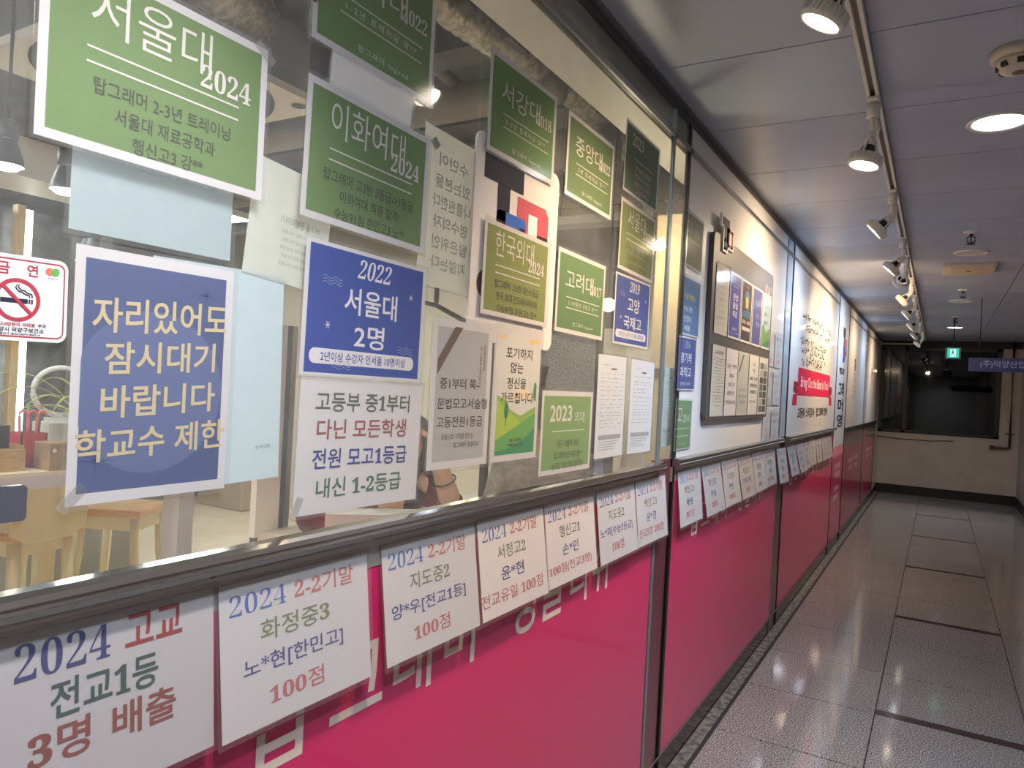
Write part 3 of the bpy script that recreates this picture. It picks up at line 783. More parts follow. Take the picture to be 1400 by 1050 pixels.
sheet('illustrated notice with green hills, small trees and dark handwriting-like lines', 1.44, 1.419, 0.205, 0.296, 0, 0, 0.006, print_=(226, 224, 218), inset=(0.07, 0.05), shapes=hill_shapes,
      sleeve=0.007, group='portrait notices on the glass', texts=[
    ('포기하지', 0.50, 0.82, 0.085, 0.58, DK, {'bold': 0.006}), ('않는', 0.46, 0.71, 0.085, 0.28, DK, {'bold': 0.006}), ('정신을', 0.47, 0.59, 0.085, 0.42, DK, {'bold': 0.006}),
    ('가르칩니다', 0.50, 0.48, 0.085, 0.72, DK, {'bold': 0.006}), ('탑그래머', 0.50, 0.155, 0.026, 0.25, DK, {'bold': 0.02}), ('기적을 만드는 영어', 0.50, 0.118, 0.026, 0.36, DK, {'bold': 0.02})])
green_b('green notice at the top, 2018 beside its heading, over the white logo board', 1.398, 2.03, R(0.5), '서강대', '2018', '2-3년 트레이닝 김**', x=0.012, g=(96, 138, 68))
green_b('green notice hung under the pale soffit, 2022 beside its heading, dim middle line', 1.776, 2.032, R(-0.5), '중앙대', '2022', '2년 트레이닝 정**', x=0.004, g=(92, 122, 66))
def bars_l(t, w, h):
    lines2(0.545, None, u0=0.25, u1=0.83)(t, w, h)
sheet('dark green notice highest beside the steel post, 2023 and four outlined lines', 2.152, 2.138, A4W, A4H, R(-1), 0, 0.004, print_=(84, 110, 72), inset=(0.03, 0.04), shapes=bars_l, group='green result notices on the glass', texts=[
    ('2023', 0.34, 0.80, 0.17, 0.3, PALEINK, {}), ('국', 0.70, 0.76, 0.12, None, (150, 92, 60), {}), ('문', 0.70, 0.62, 0.12, None, (150, 92, 60), {}),
    ('경기국제고등학교', 0.52, 0.42, 0.085, 0.46, (190, 184, 180), {'bold': 0.015}), ('명덕외국어고등학교', 0.52, 0.315, 0.085, 0.46, (190, 184, 180), {'bold': 0.015}),
    ('고양외국어고등학교', 0.52, 0.21, 0.085, 0.46, (190, 184, 180), {'bold': 0.015}), ('고양국제고', 0.54, 0.11, 0.085, 0.38, (190, 184, 180), {'bold': 0.015})])
green_a('green notice with 2022 directly above the small blue notice by the post', 2.139, 1.904, R(-1), '서울대', '2022', '수능 올1등급반', '탑그래머 수강 2년', '서울대 수시 최종합격', x=0.006, g=(122, 140, 78), hw=0.5)
green_a('green notice on the lower half of the white logo board, 2024 and dark lines', 1.404, 1.686, R(-0.4), '한국외대', '2024', '탑그래머 고3반 내신1등급', '한국 외대 인도네시아어과', '수능97점 무원고3 조**', lw=(0.67, 0.63, 0.62), x=0.012, g=(136, 148, 78), hw=0.58, hu=0.44, w=0.291, h=0.2)
green_b('green notice with 2017, left of the small blue notice by the post', 1.757, 1.686, R(-0.5), '고려대', '2017', '2-3년훈련 무원고 손**', x=0.005, g=(92, 132, 82))
blue_notice('small blue notice beside the steel post, dated 2019, two-line heading', 2.13, 1.685, R(0.2), '2019', '고양', '국제고', '2년이상 수강자 인서울 10명이상', x=0.005, w1=0.34, w2=0.5)
sheet('light green notice low on the glass, 2023 with three dark lines at its foot', 1.713, 1.327, 0.3, 0.211, 0, 0, 0.005, print_=(134, 172, 112), inset=(0.04, 0.06), shapes=lines2(0.515, None, u0=0.2, u1=0.84), sleeve=0.008,
      group='green result notices on the glass', texts=[
    ('2023', 0.36, 0.73, 0.2, 0.42, PALEINK, {'bold': 0.018}), ('의대', 0.73, 0.68, 0.14, 0.2, PALEINK, {}),
    ('대구 가톨릭 의대', 0.52, 0.36, 0.09, 0.40, (90, 108, 84), {'bold': 0.006}), ('탑그래머 2년 수강 정**', 0.53, 0.22, 0.09, 0.54, (90, 108, 84), {'bold': 0.006}), ('능곡고 최초 의대 합격!!!', 0.53, 0.09, 0.09, 0.6, (90, 108, 84), {'bold': 0.006})])

def doc_shapes(seed):
    def f(t, w, h):
        r = random.Random(seed); I = ink((150, 154, 164)); J = ink((172, 176, 184))
        def bar(u0, u1, v, k, c): t.flat([((u0 - .5) * w, (v - .5) * h - k), ((u1 - .5) * w, (v - .5) * h - k), ((u1 - .5) * w, (v - .5) * h + k), ((u0 - .5) * w, (v - .5) * h + k)], 0.0005, c)
        bar(0.16, 0.38, 0.905, 0.0007, I); bar(0.45, 0.65, 0.87, 0.0022, ink((96, 98, 106)))
        v = 0.82
        while v > 0.30:
            u = 0.12
            while u < 0.86:
                k = 0.04 + r.random() * 0.16
                bar(u, min(u + k, 0.9), v, 0.0008, I if r.random() < 0.6 else J); u += k + 0.02 + r.random() * 0.08 * (seed % 2 + 1)
            v -= 0.022 + 0.03 * r.random()
        bar(0.10, 0.90, 0.20, 0.0065, ink((164, 166, 172)))
        for v in (0.155, 0.13, 0.105, 0.08): bar(0.12, 0.6 + 0.28 * r.random(), v, 0.0008, I)
    return f
sheet('left one of two white printed forms low beside the steel post', 1.988, 1.393, A4H, A4W, R(0.4), 0, 0.008, page=(226, 232, 240), shapes=doc_shapes(1), group='printed forms on the glass')
sheet('right one of two white printed forms low beside the steel post', 2.249, 1.392, A4H, A4W, R(-0.4), 0, 0.005, page=(226, 232, 240), shapes=doc_shapes(2), group='printed forms on the glass')
sheet('narrow sliver of a printed form behind the narrow side pane', 2.62, 1.389, 0.14, 0.29, 0, 0, -0.024, page=(196, 208, 206), shapes=doc_shapes(3), sleeve=0, group='printed forms on the glass')

# the blue waiting notice, the big sheets on the inside of the glass and the no-smoking sticker
def night_shapes(t, w, h):
    c = [(-0.03 * w + 0.47 * w * math.cos(2 * PI * k / 48), -0.06 * h + 0.41 * h * 0.82 * math.sin(2 * PI * k / 48)) for k in range(48)]
    t.flat([(max(-0.45 * w, min(0.45 * w, p[0])), p[1]) for p in c], 0.0002, ink((98, 112, 156)))
    for (u, v, r) in ((0.80, 0.87, 0.05), (0.15, 0.17, 0.075)):
        for k in range(4):
            a = PI * k / 4; q = 0.0009; L = r * h * (1 if k % 2 == 0 else 0.55); cx, cy = (u - .5) * w, (v - .5) * h
            cc, ss = math.cos(a), math.sin(a)
            t.flat([(cx - L * cc, cy - L * ss), (cx + q * ss, cy - q * cc), (cx + L * cc, cy + L * ss), (cx - q * ss, cy + q * cc)], 0.0005, ink((52, 76, 142)))
GOLD = (214, 198, 156)
kw = {'bold': 0.016, 'slope': 0.05}
sheet('large dark blue portrait notice with thick gold brush lettering, left foreground', 0.552, 1.429, 0.209, 0.293, R(0.4), 0, 0.006, print_=(80, 96, 142), inset=(0.055, 0.045), shapes=night_shapes, sleeve=0.006,
      tapes=((0.03, 0.03, 0.8),), group='portrait notices on the glass', texts=[
    ('자리있어도', 0.53, 0.755, 0.14, 0.86, GOLD, kw), ('잠시대기', 0.53, 0.585, 0.13, 0.71, GOLD, kw), ('바랍니다', 0.53, 0.41, 0.13, 0.73, GOLD, kw),
    ('학교수 제한', 0.505, 0.24, 0.13, 0.94, GOLD, kw)])
sheet('plain pale blue sheet inside the glass, right of the gold-lettered notice', 0.658, 1.434, 0.209, 0.299, R(1.6), 0, -0.012, page=(214, 226, 240), sleeve=0, fac=0.4, name='inner_sheet', group='sheets taped inside the glass',
      texts=[('순서대로', 0.85, 0.16, 0.02, 0.13, (70, 76, 90), {'x': 0.0006})])
o = sheet('pale blue translucent sheet inside the glass under the large left green notice', 0.554, 1.70, 0.215, 0.215, 0, 0, -0.012, page=(206, 220, 234), sleeve=0.006, fac=0.45, name='inner_sheet', group='sheets taped inside the glass',
      texts=[('영어문법', 0.62, 0.66, 0.1, 0.5, (222, 216, 196), {'flip': True, 'bold': 0.02})])
sheet('thin off-white sheet inside the glass with mirrored grey print, left of the large blue notice', 0.765, 1.66, 0.155, 0.17, R(-5), 0, -0.010, page=(228, 225, 220), sleeve=0, fac=0.5, name='inner_sheet', group='sheets taped inside the glass', texts=[
    ('하나 둘 문법이야기', 0.62, 0.55, 0.07, 0.5, (150, 148, 150), {'flip': True})] + [
    ('탑그래머 학원 안내 말씀', 0.60, 0.45 - 0.07 * k, 0.035, 0.42 - 0.05 * (k % 2), (162, 160, 160), {'flip': True}) for k in range(5)])
GREYINK = (168, 164, 160)
def mirror_shapes(t, w, h):
    t.flat([(-0.40 * w, 0.40 * h), (-0.31 * w, 0.355 * h), (-0.22 * w, 0.40 * h), (-0.31 * w, 0.445 * h)], 0.0004, ink((176, 176, 168)))
sheet('off-white sheet inside the glass with big mirrored grey characters, left of the logo board', 1.16, 1.772, 0.178, 0.301, R(-1.0), 0, -0.010, page=(240, 232, 220), sleeve=0.004, fac=0.5, name='inner_sheet', group='sheets taped inside the glass', shapes=mirror_shapes, texts=[
    ('수만이', 0.55, 0.30 + 0.52, 0.085, 0.55, GREYINK, {'flip': True, 'bold': 0.012}), ('있는본들', 0.55, 0.68, 0.085, 0.66, GREYINK, {'flip': True, 'bold': 0.012}),
    ('나를원한다', 0.55, 0.55, 0.085, 0.72, GREYINK, {'flip': True, 'bold': 0.012}), ('영수의자', 0.55, 0.42, 0.085, 0.66, GREYINK, {'flip': True, 'bold': 0.012}),
    ('탑은위인', 0.55, 0.29, 0.085, 0.66, GREYINK, {'flip': True, 'bold': 0.012}), ('지않는다', 0.55, 0.16, 0.085, 0.66, GREYINK, {'flip': True, 'bold': 0.012})])

# white logo board on the glass between the green notices
m = MB(); m.prism(rrect(0.371, 0.43, 0.025, 6), -0.002, 0.002, paper((232, 226, 224), 0.2))
o = m.build('logo_board', loc=(0.0035, 1.408, 1.745))
tag(o, 'white rounded board with black, blue and red block mark, between two green notices', 'sign')
t = MB()
K_, B_, R_ = ink((30, 38, 54)), ink((52, 96, 178)), ink((184, 84, 98))
WB_ = ink((232, 226, 224))
def bq(a, b, c, d, mm, x): t.flat([(a, b), (c, b), (c, d), (a, d)], x, mm)
bq(-0.152, 0.125, 0.012, 0.176, K_, 0.0026); bq(-0.097, -0.06, -0.045, 0.126, K_, 0.0026)              # T
bq(-0.097, -0.09, -0.06, 0.072, B_, 0.0028); t.flat(rrect(0.126, 0.05, 0.012, 4, -0.034, 0.047), 0.0028, B_); bq(-0.0, -0.06, 0.029, 0.05, B_, 0.0028)   # b
bq(-0.045, -0.02, -0.03, 0.03, WB_, 0.003)
t.flat([(-0.012, 0.03), (0.137, 0.03), (0.137, 0.10), (0.12, 0.118), (-0.012, 0.118)], 0.0027, R_); bq(0.04, -0.04, 0.082, 0.09, WB_, 0.0029); bq(0.082, -0.06, 0.137, 0.05, R_, 0.0027)  # P
t.flat([(-0.131 + 0.03 * math.cos(a), -0.095 + 0.03 * math.sin(a)) for a in [2 * PI * k / 24 for k in range(24)]], 0.0026, ink((92, 82, 80)))
t.build('block_mark', o)

# no-smoking sticker
m = MB(); m.prism(rrect(0.104, 0.089, 0.010, 5), -0.0006, 0.0006, mat('sticker_white', (226, 222, 222), 0.35))
o = m.build('no_smoking_sticker', loc=(0.004, 0.389, 1.507)); o.rotation_euler = (R(1.0), 0, 0)
tag(o, 'white no smoking sticker with red ring, at the left edge of the glass', 'sticker')
t = MB(); RR = ink((178, 64, 78)); NV = ink((46, 48, 66))
A_ = rrect(0.097, 0.081, 0.007, 5); B2 = rrect(0.0945, 0.0785, 0.006, 5); n = len(A_)
t.add([(0.001, *p) for p in A_] + [(0.001, *p) for p in B2], [(k, (k + 1) % n, n + (k + 1) % n, n + k) for k in range(n)], RR)
V, F = ring_faces(0.0015, -0.002, 0.0185, 0.0225, 40); t.add([(0.001, *p) for p in V], F, RR)
c45 = math.cos(PI / 4)
t.flat([(0.0015 - 0.0205 * c45 - 0.0012, -0.002 + 0.0205 * c45 - 0.0012), (0.0015 + 0.0205 * c45 - 0.0012, -0.002 - 0.0205 * c45 - 0.0012), (0.0015 + 0.0205 * c45 + 0.0012, -0.002 - 0.0205 * c45 + 0.0012), (0.0015 - 0.0205 * c45 + 0.0012, -0.002 + 0.0205 * c45 + 0.0012)], 0.0012, RR)
for a, b in ((-0.0145, 0.0115), (0.0125, 0.014), (0.015, 0.0165)): t.flat([(a, -0.005), (b, -0.005), (b, -0.0005), (a, -0.0005)], 0.0011, NV)
for P in ([(0.016, 0.0015), (0.0155, 0.005), (0.011, 0.006), (0.008, 0.0085), (0.005, 0.0085), (0.002, 0.012), (0.003, 0.0145)], [(0.0135, 0.0015), (0.013, 0.0035), (0.009, 0.0045), (0.006, 0.0065), (0.003, 0.007), (-0.0005, 0.011), (0.001, 0.014)]):
    for i in range(len(P) - 1):
        (a, b), (c, d) = P[i], P[i + 1]; L = math.hypot(c - a, d - b); ny, nz = -(d - b) / L * 0.0005, (c - a) / L * 0.0005
        t.flat([(a - ny, b - nz), (c - ny, d - nz), (c + ny, d + nz), (a + ny, b + nz)][::1], 0.0011, NV)
write(t, '금', -0.0125, 0.030, 0.0125, RR, bold=0.015, x=0.001); write(t, '연', 0.0155, 0.030, 0.0125, RR, bold=0.015, x=0.001)
for (yy, cc) in ((0.0325, (224, 120, 90)), (0.0385, (96, 170, 92))): t.flat([(yy + 0.0042 * math.cos(2 * PI * k / 16), 0.0315 + 0.0042 * math.sin(2 * PI * k / 16)) for k in range(16)], 0.001 + 0.0001 * (yy > 0.035), ink(cc))
write(t, '고양시', 0.0355, 0.0245, 0.002, ink((70, 70, 120)), w=0.010, x=0.001)
write(t, '흡연 시', -0.019, -0.0275, 0.0042, NV, bold=0.01, x=0.001); write(t, '10만원의 과태료', 0.004, -0.0275, 0.0042, RR, bold=0.015, x=0.001, w=0.031); write(t, '부과', 0.0265, -0.0275, 0.0042, NV, bold=0.01, x=0.001)
write(t, '고양시 덕양구보건소', 0.004, -0.033, 0.0048, NV, bold=0.012, x=0.001, w=0.049)
t.flat([(-0.0265 + 0.0035 * math.cos(2 * PI * k / 16), -0.033 + 0.0035 * math.sin(2 * PI * k / 16)) for k in range(16)], 0.001, ink((60, 140, 140)))
write(t, '금연클리닉 ☎031)8075-4052~4', 0.002, -0.0375, 0.0028, NV, bold=0.012, x=0.001, w=0.045)
t.build('surface_print', o)
m = MB(); m.prism(rrect(0.03, 0.038, 0.005, 4), -0.003, 0.003, mat('grey_smoked_plate', (120, 124, 138), 0.15, 0.6))
tag(m.build('small_plate', loc=(0.004, 0.394, 1.292)), 'small grey glossy plate stuck on the glass at the left edge, above the sill', 'plate')

# ---------------- the row of white result sheets taped under the sill
CB, CR_, CG, CN, CO = (86, 116, 180), (196, 122, 112), (132, 140, 106), (88, 92, 148), (196, 116, 116)
def row_sheet(label, y, top, l2, l3, l4, h1=CB, tilt=7, x=0.003, page=PAPERWHITE, w=0.297, rot=0.0, yaw=0.0, kind=0, z=1.043, w3=0.5, w4=0.5, w2=0.42):
    T = []
    if kind == 0:
        T = [(serif('2024'), 0.225, 0.85, 0.14, 0.34, h1, {'bold': -0.018}), (serif(top), 0.665, 0.855, 0.145, 0.43, CR_, {'bold': 0.004}),
             (serif(l2), 0.46, 0.635, 0.145, w2, CG, {'bold': 0.006}), (serif(l3), 0.455, 0.41, 0.14, w3, CN, {'bold': 0.006}), (serif(l4), 0.455, 0.19, 0.135, w4, CO, {'bold': 0.004})]
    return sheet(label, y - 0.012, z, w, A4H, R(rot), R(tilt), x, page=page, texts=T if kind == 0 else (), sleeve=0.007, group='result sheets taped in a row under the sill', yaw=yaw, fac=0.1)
sheet('largest result sheet, three lines, at the lower left corner under the sill', 0.498, 1.046, 0.305, A4H, R(-0.2), R(5), 0.003, sleeve=0.007, fac=0.2, group='result sheets taped in a row under the sill', texts=[
    (serif('2024'), 0.365, 0.85, 0.19, 0.34, (64, 70, 124), {'bold': -0.008}), ('고교', 0.72, 0.865, 0.18, 0.25, (164, 62, 62), {'bold': 0.014}),
    (serif('전교1등'), 0.525, 0.61, 0.20, 0.42, (66, 92, 84), {'bold': 0.016}), (serif('3명'), 0.35, 0.385, 0.20, 0.22, (150, 82, 74), {'bold': 0.016}), ('배출', 0.68, 0.38, 0.20, 0.27, (150, 82, 74), {'bold': 0.016})])
row_sheet('second result sheet in the row, bracketed third line, its right edge curling', 0.818, '2-2기말', '화정중3', '노*현[한민고]', '100점', rot=-0.2, w3=0.66, w4=0.36, w2=0.46, x=0.004)
row_sheet('third result sheet in the row under the sill, bracketed third line', 1.152, '2-2기말', '지도중2', '양*우[전교1등]', '100점', rot=-0.4, w3=0.78, w4=0.38, x=0.004, tilt=8)
row_sheet('fourth result sheet in the row under the sill, long red last line', 1.458, '2-2기말', '서정고2', '윤*현', '전교유일 100점', rot=-0.2, w3=0.34, w4=0.92, x=0.005, page=(244, 234, 230), tilt=8)
row_sheet('fifth result sheet in the row, red last line closing with a bracket', 1.766, '2-2기말', '행신고1', '손*민', '100점(전교3명)', w3=0.32, w4=0.86, x=0.003, page=(244, 234, 230), tilt=7)
row_sheet('sixth result sheet in the row, dark blue bracketed line, two before the post', 2.085, '2-2기말', '지도중2', '노*희[수능1등급]', '100점', h1=(70, 90, 150), w3=0.84, w4=0.32, x=0.004, tilt=7)
row_sheet('last result sheet before the steel post, blue-lit, seventh in the row', 2.39, '2-2기말', '백양고1', '문*경', '전교5명 100점', w3=0.32, w4=0.8, x=0.005, tilt=6)
row_sheet('first result sheet past the steel post, last line reading 96.5', 2.83, '2-2기말', '백양고1', '배*원', '96.5점', w3=0.26, w4=0.34, x=0.006, tilt=6)
row_sheet('second result sheet past the steel post, its page greyed for shade', 3.15, '2-2기말', '행신중2', '이*솔', '100점', w3=0.26, w4=0.3, x=0.004, tilt=10, page=(214, 210, 212))  # shade is put into the greyer page colour
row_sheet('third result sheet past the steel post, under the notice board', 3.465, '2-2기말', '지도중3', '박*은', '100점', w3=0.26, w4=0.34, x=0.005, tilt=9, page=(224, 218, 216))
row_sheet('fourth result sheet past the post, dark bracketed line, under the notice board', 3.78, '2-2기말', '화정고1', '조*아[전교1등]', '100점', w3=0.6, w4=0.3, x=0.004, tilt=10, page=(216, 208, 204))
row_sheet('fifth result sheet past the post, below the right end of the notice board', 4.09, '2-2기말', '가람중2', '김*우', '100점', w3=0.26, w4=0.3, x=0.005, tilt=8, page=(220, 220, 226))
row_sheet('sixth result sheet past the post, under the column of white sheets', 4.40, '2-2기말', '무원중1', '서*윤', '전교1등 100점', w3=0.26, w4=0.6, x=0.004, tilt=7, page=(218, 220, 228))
row_sheet('result sheet bridging the blue-grey upright, hanging lowest and crooked', 4.735, '2-2기말', '능곡고2', '정*민', '100점', w3=0.26, w4=0.3, x=0.010, tilt=9, rot=-2, z=1.03, page=(214, 218, 226))
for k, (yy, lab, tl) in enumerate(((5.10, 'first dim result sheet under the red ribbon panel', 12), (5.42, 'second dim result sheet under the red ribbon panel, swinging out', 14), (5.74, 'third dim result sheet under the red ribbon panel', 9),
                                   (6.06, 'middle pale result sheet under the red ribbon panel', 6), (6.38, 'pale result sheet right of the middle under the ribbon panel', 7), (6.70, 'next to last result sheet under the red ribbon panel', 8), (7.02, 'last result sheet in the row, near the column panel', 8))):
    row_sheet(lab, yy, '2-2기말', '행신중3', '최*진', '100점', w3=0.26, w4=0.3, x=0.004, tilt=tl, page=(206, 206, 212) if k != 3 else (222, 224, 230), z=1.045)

# ---------------- second bay: small notices by the post, the notice board and the column of sheets
sheet('faded green notice at the top of the bay past the steel post, 23 readable', 2.735, 2.019, 0.225, 0.206, R(-1), 0, 0.003, print_=(134, 142, 96), inset=(0.0, 0.04), group='notices beside the post in the second bay', shapes=lines2(0.5, None, u0=0.1, u1=0.8), texts=[
    ('23', 0.22, 0.72, 0.2, 0.26, (206, 204, 184), {}), ('성균', 0.62, 0.68, 0.15, 0.3, (206, 204, 184), {}), ('관대', 0.5, 0.3, 0.15, 0.3, (176, 178, 150), {})])
sheet('blue notice with a yellow line, just past the steel post', 2.735, 1.772, 0.225, 0.22, 0, 0, 0.003, print_=(78, 128, 178), inset=(0.0, 0.03), group='notices beside the post in the second bay', texts=[
    ('사 합격했다', 0.40, 0.66, 0.1, 0.7, (232, 216, 96), {'bold': 0.015}), ('수능 영어', 0.36, 0.45, 0.1, 0.5, (220, 230, 240), {'bold': 0.012}), ('만점자', 0.36, 0.28, 0.11, 0.42, (220, 230, 240), {'bold': 0.012}), ('배출', 0.36, 0.12, 0.1, 0.3, (220, 230, 240), {'bold': 0.012})])
sheet('dark blue notice dated 2016, just past the steel post above a green one', 2.72, 1.555, 0.215, 0.2, R(1), 0, 0.004, print_=(62, 80, 150), inset=(0.0, 0.02), group='notices beside the post in the second bay', texts=[
    ('2016', 0.5, 0.86, 0.14, 0.3, (200, 204, 214), {}), ('경기북', 0.44, 0.61, 0.2, 0.66, (226, 228, 236), {'bold': 0.01}), ('과학고', 0.44, 0.34, 0.2, 0.66, (226, 228, 236), {'bold': 0.01}), ('2년이상 수강자', 0.44, 0.12, 0.07, 0.6, (226, 228, 236), {})])
sheet('lower green notice just past the steel post, white rules, above the sill', 2.715, 1.324, 0.2, 0.19, 0, 0, 0.003, print_=(108, 152, 96), inset=(0.0, 0.02), group='notices beside the post in the second bay', shapes=lines2(0.42, 0.27, u0=0.02, u1=0.85), texts=[
    ('고', 0.28, 0.70, 0.25, None, (210, 220, 200), {}), ('2014', 0.68, 0.62, 0.16, 0.4, (210, 220, 200), {}), ('탑그래머', 0.5, 0.1, 0.07, 0.4, (190, 206, 180), {})])

bt = MB(); bt.prism(rrect(1.22, 0.775, 0.03, 6), 0, 0.02, mat('dark_taupe_board', (84, 80, 78), 0.45))
board = bt.build('notice_board', loc=(0.001, 3.56, 1.723))
tag(board, 'dark grey rounded notice board with two rows of posters, beyond the steel post', 'notice board')
t = MB(); write(t, 'BOARD', 0.50, 0.285, 0.06, ink((176, 170, 164)), w=0.17, x=0.0206, bold=-0.004)
write(t, '탑그래머', -0.36, 0.275, 0.02, ink((84, 80, 80)), w=0.07, x=0.0206); write(t, 'English Academy', -0.28, 0.24, 0.014, ink((70, 74, 96)), w=0.17, x=0.0206)
t.build('board_lettering', board)
m = MB(); m.prism(rrect(0.20, 0.235, 0.004, 2), 0, 0.008, mat('mark_edge_white', (228, 220, 212), 0.4)); 
mk = MB()
for (a, b, c, d) in ((-0.11, 0.05, 0.06, 0.135), (-0.06, -0.14, 0.03, 0.06), (-0.0, -0.1, 0.15, 0.065)):
    mk.prism([(a - 0.008, b - 0.008), (c + 0.008, b - 0.008), (c + 0.008, d + 0.008), (a - 0.008, d + 0.008)], 0.0, 0.008, mat('mark_edge_white'))
o = mk.build('raised_mark', board, loc=(0.02, -0.452, 0.40)); o.scale = (1.0, 0.78, 0.52)
t = MB(); K_ = ink((28, 30, 42)); B_ = ink((40, 54, 132)); R_ = ink((192, 40, 62))
def q(a, b, c, d, mm, x=0.0086): t.flat([(a, b), (c, b), (c, d), (a, d)], x, mm)
q(-0.10, 0.06, 0.05, 0.125, K_); q(-0.05, -0.03, 0.0, 0.06, K_); q(-0.05, -0.13, -0.015, -0.03, B_); q(-0.05, -0.065, 0.02, -0.03, B_); q(-0.05, -0.13, 0.02, -0.105, B_); q(0.0, -0.13, 0.02, -0.03, B_)
q(0.04, 0.03, 0.135, 0.055, R_); q(0.105, -0.09, 0.135, 0.055, R_); q(0.04, -0.09, 0.135, -0.065, R_); q(0.04, -0.09, 0.06, 0.055, R_)
t.build('mark_faces', o)
PX = [3.105, 3.335, 3.56, 3.79, 4.02]
def poster(label, k, row, page, print_=None, inset=(0.05, 0.03), texts=(), shapes=None):
    return sheet(label, PX[k], 1.845 if row == 0 else 1.502, 0.212, 0.292 if row == 0 else 0.30, 0, 0, 0.024, page=page, print_=print_, inset=inset, texts=texts, shapes=shapes, sleeve=0.004, fac=0.0, group='posters on the notice board', name='poster')
LG = (176, 166, 148)
poster('cream text poster, top left on the notice board', 0, 0, (228, 218, 196), texts=[('우리의 약속', 0.5, 0.90, 0.05, 0.6, (120, 110, 96), {})] + [('탑그래머 영어 안내', 0.5, 0.78 - 0.09 * k, 0.03, 0.55 - 0.08 * (k % 3), LG, {}) for k in range(8)])
poster('blue poster with white title, second in the top row of the notice board', 1, 0, (238, 234, 236), (72, 76, 168), texts=[('탑그래머', 0.5, 0.80, 0.04, 0.4, (220, 222, 240), {}), ('문법', 0.5, 0.64, 0.10, 0.42, (236, 236, 246), {'bold': 0.02}), ('몰입', 0.5, 0.51, 0.10, 0.42, (236, 236, 246), {'bold': 0.02}), ('특강', 0.5, 0.38, 0.10, 0.42, (236, 236, 246), {'bold': 0.02}), ('여름방학', 0.5, 0.15, 0.05, 0.4, (220, 222, 240), {})],
       shapes=lambda t, w, h: [t.flat([(-0.44 * w, v * h), (0.44 * w, v * h), (0.44 * w, v * h + 0.0015), (-0.44 * w, v * h + 0.0015)], 0.0004, ink((190, 192, 226))) for v in (0.36, -0.42)])
def dark_poster(t, w, h):
    t.flat([(-0.16 * w, 0.05 * h), (0.16 * w, 0.05 * h), (0.22 * w, 0.26 * h), (0.1 * w, 0.34 * h), (-0.1 * w, 0.34 * h), (-0.22 * w, 0.26 * h)], 0.0004, ink((74, 118, 158)))
    t.flat([(-0.1 * w, 0.06 * h), (0.12 * w, 0.06 * h), (0.12 * w, 0.24 * h), (-0.1 * w, 0.24 * h)], 0.0006, ink((212, 178, 62)))
    t.flat([(0.0 + 0.05 * w * math.cos(k * PI / 8), 0.40 * h + 0.035 * h * math.sin(k * PI / 8)) for k in range(16)], 0.0006, ink((196, 70, 80)))
    t.flat([(-0.43 * w, -0.1 * h), (0.43 * w, -0.1 * h), (0.43 * w, 0.0), (0.1 * w, 0.05 * h), (-0.43 * w, -0.02 * h)], 0.0005, ink((60, 96, 120)))
    t.flat([(-0.4 * w, -0.2 * h), (-0.05 * w, -0.2 * h), (-0.05 * w, -0.14 * h), (-0.4 * w, -0.14 * h)], 0.0007, ink((170, 150, 120))); t.flat([(0.05 * w, -0.2 * h), (0.4 * w, -0.2 * h), (0.4 * w, -0.14 * h), (0.05 * w, -0.14 * h)], 0.0007, ink((170, 150, 120)))
    t.flat([(-0.38 * w, -0.31 * h), (0.38 * w, -0.31 * h), (0.38 * w, -0.25 * h), (-0.38 * w, -0.25 * h)], 0.0007, ink((216, 206, 192)))
poster('dark picture poster with a blue and yellow figure, middle of the top row', 2, 0, (238, 232, 224), (34, 34, 40), shapes=dark_poster)
poster('blue poster with pale stacked words, fourth in the top row', 3, 0, (226, 224, 232), (58, 70, 150), texts=[('학생들', 0.45, 0.74, 0.08, 0.5, (120, 140, 200), {}), ('성적', 0.55, 0.52, 0.09, 0.35, (150, 166, 214), {}), ('상승', 0.6, 0.38, 0.09, 0.35, (170, 184, 224), {})])
def hill2(t, w, h):
    t.flat([(-0.46 * w, -0.46 * h), (0.46 * w, -0.46 * h), (0.46 * w, -0.1 * h), (0.0, -0.2 * h), (-0.3 * w, -0.05 * h), (-0.46 * w, -0.12 * h)], 0.0003, ink((104, 158, 84)))
    t.flat([(-0.46 * w, -0.46 * h), (0.46 * w, -0.46 * h), (0.46 * w, -0.3 * h)], 0.0004, ink((54, 128, 96)))
poster('pale blue poster with green hills, right end of the top row', 4, 0, (226, 230, 232), (166, 196, 210), shapes=hill2, texts=[('절대', 0.45, 0.78, 0.08, 0.35, (64, 84, 96), {'bold': 0.01}), ('포기', 0.42, 0.62, 0.08, 0.35, (64, 84, 96), {'bold': 0.01}), ('하지마', 0.42, 0.47, 0.08, 0.4, (64, 84, 96), {'bold': 0.01})])
def boxes(t, w, h):
    for v in (0.27, 0.14, 0.01, -0.12, -0.25):
        a, b = 0.36 * w, 0.045 * h; e = 0.0018; I = ink((140, 132, 116)); z = v * h
        for P in ([(-a, z - b), (a, z - b), (a, z - b + e), (-a, z - b + e)], [(-a, z + b - e), (a, z + b - e), (a, z + b), (-a, z + b)], [(-a, z - b), (-a + e, z - b), (-a + e, z + b), (-a, z + b)], [(a - e, z - b), (a, z - b), (a, z + b), (a - e, z + b)]): t.flat(P, 0.0004, I)
poster('cream poster with five outlined boxes, bottom left on the notice board', 0, 1, (226, 218, 198), shapes=boxes, texts=[('교육과정', 0.5, 0.90, 0.055, 0.62, (120, 112, 98), {'bold': 0.01})] + [('문법 · 독해', 0.5, 0.77 - 0.13 * k, 0.035, 0.36, (140, 132, 116), {}) for k in range(5)] + [('상담 문의', 0.5, 0.15, 0.03, 0.35, LG, {})])
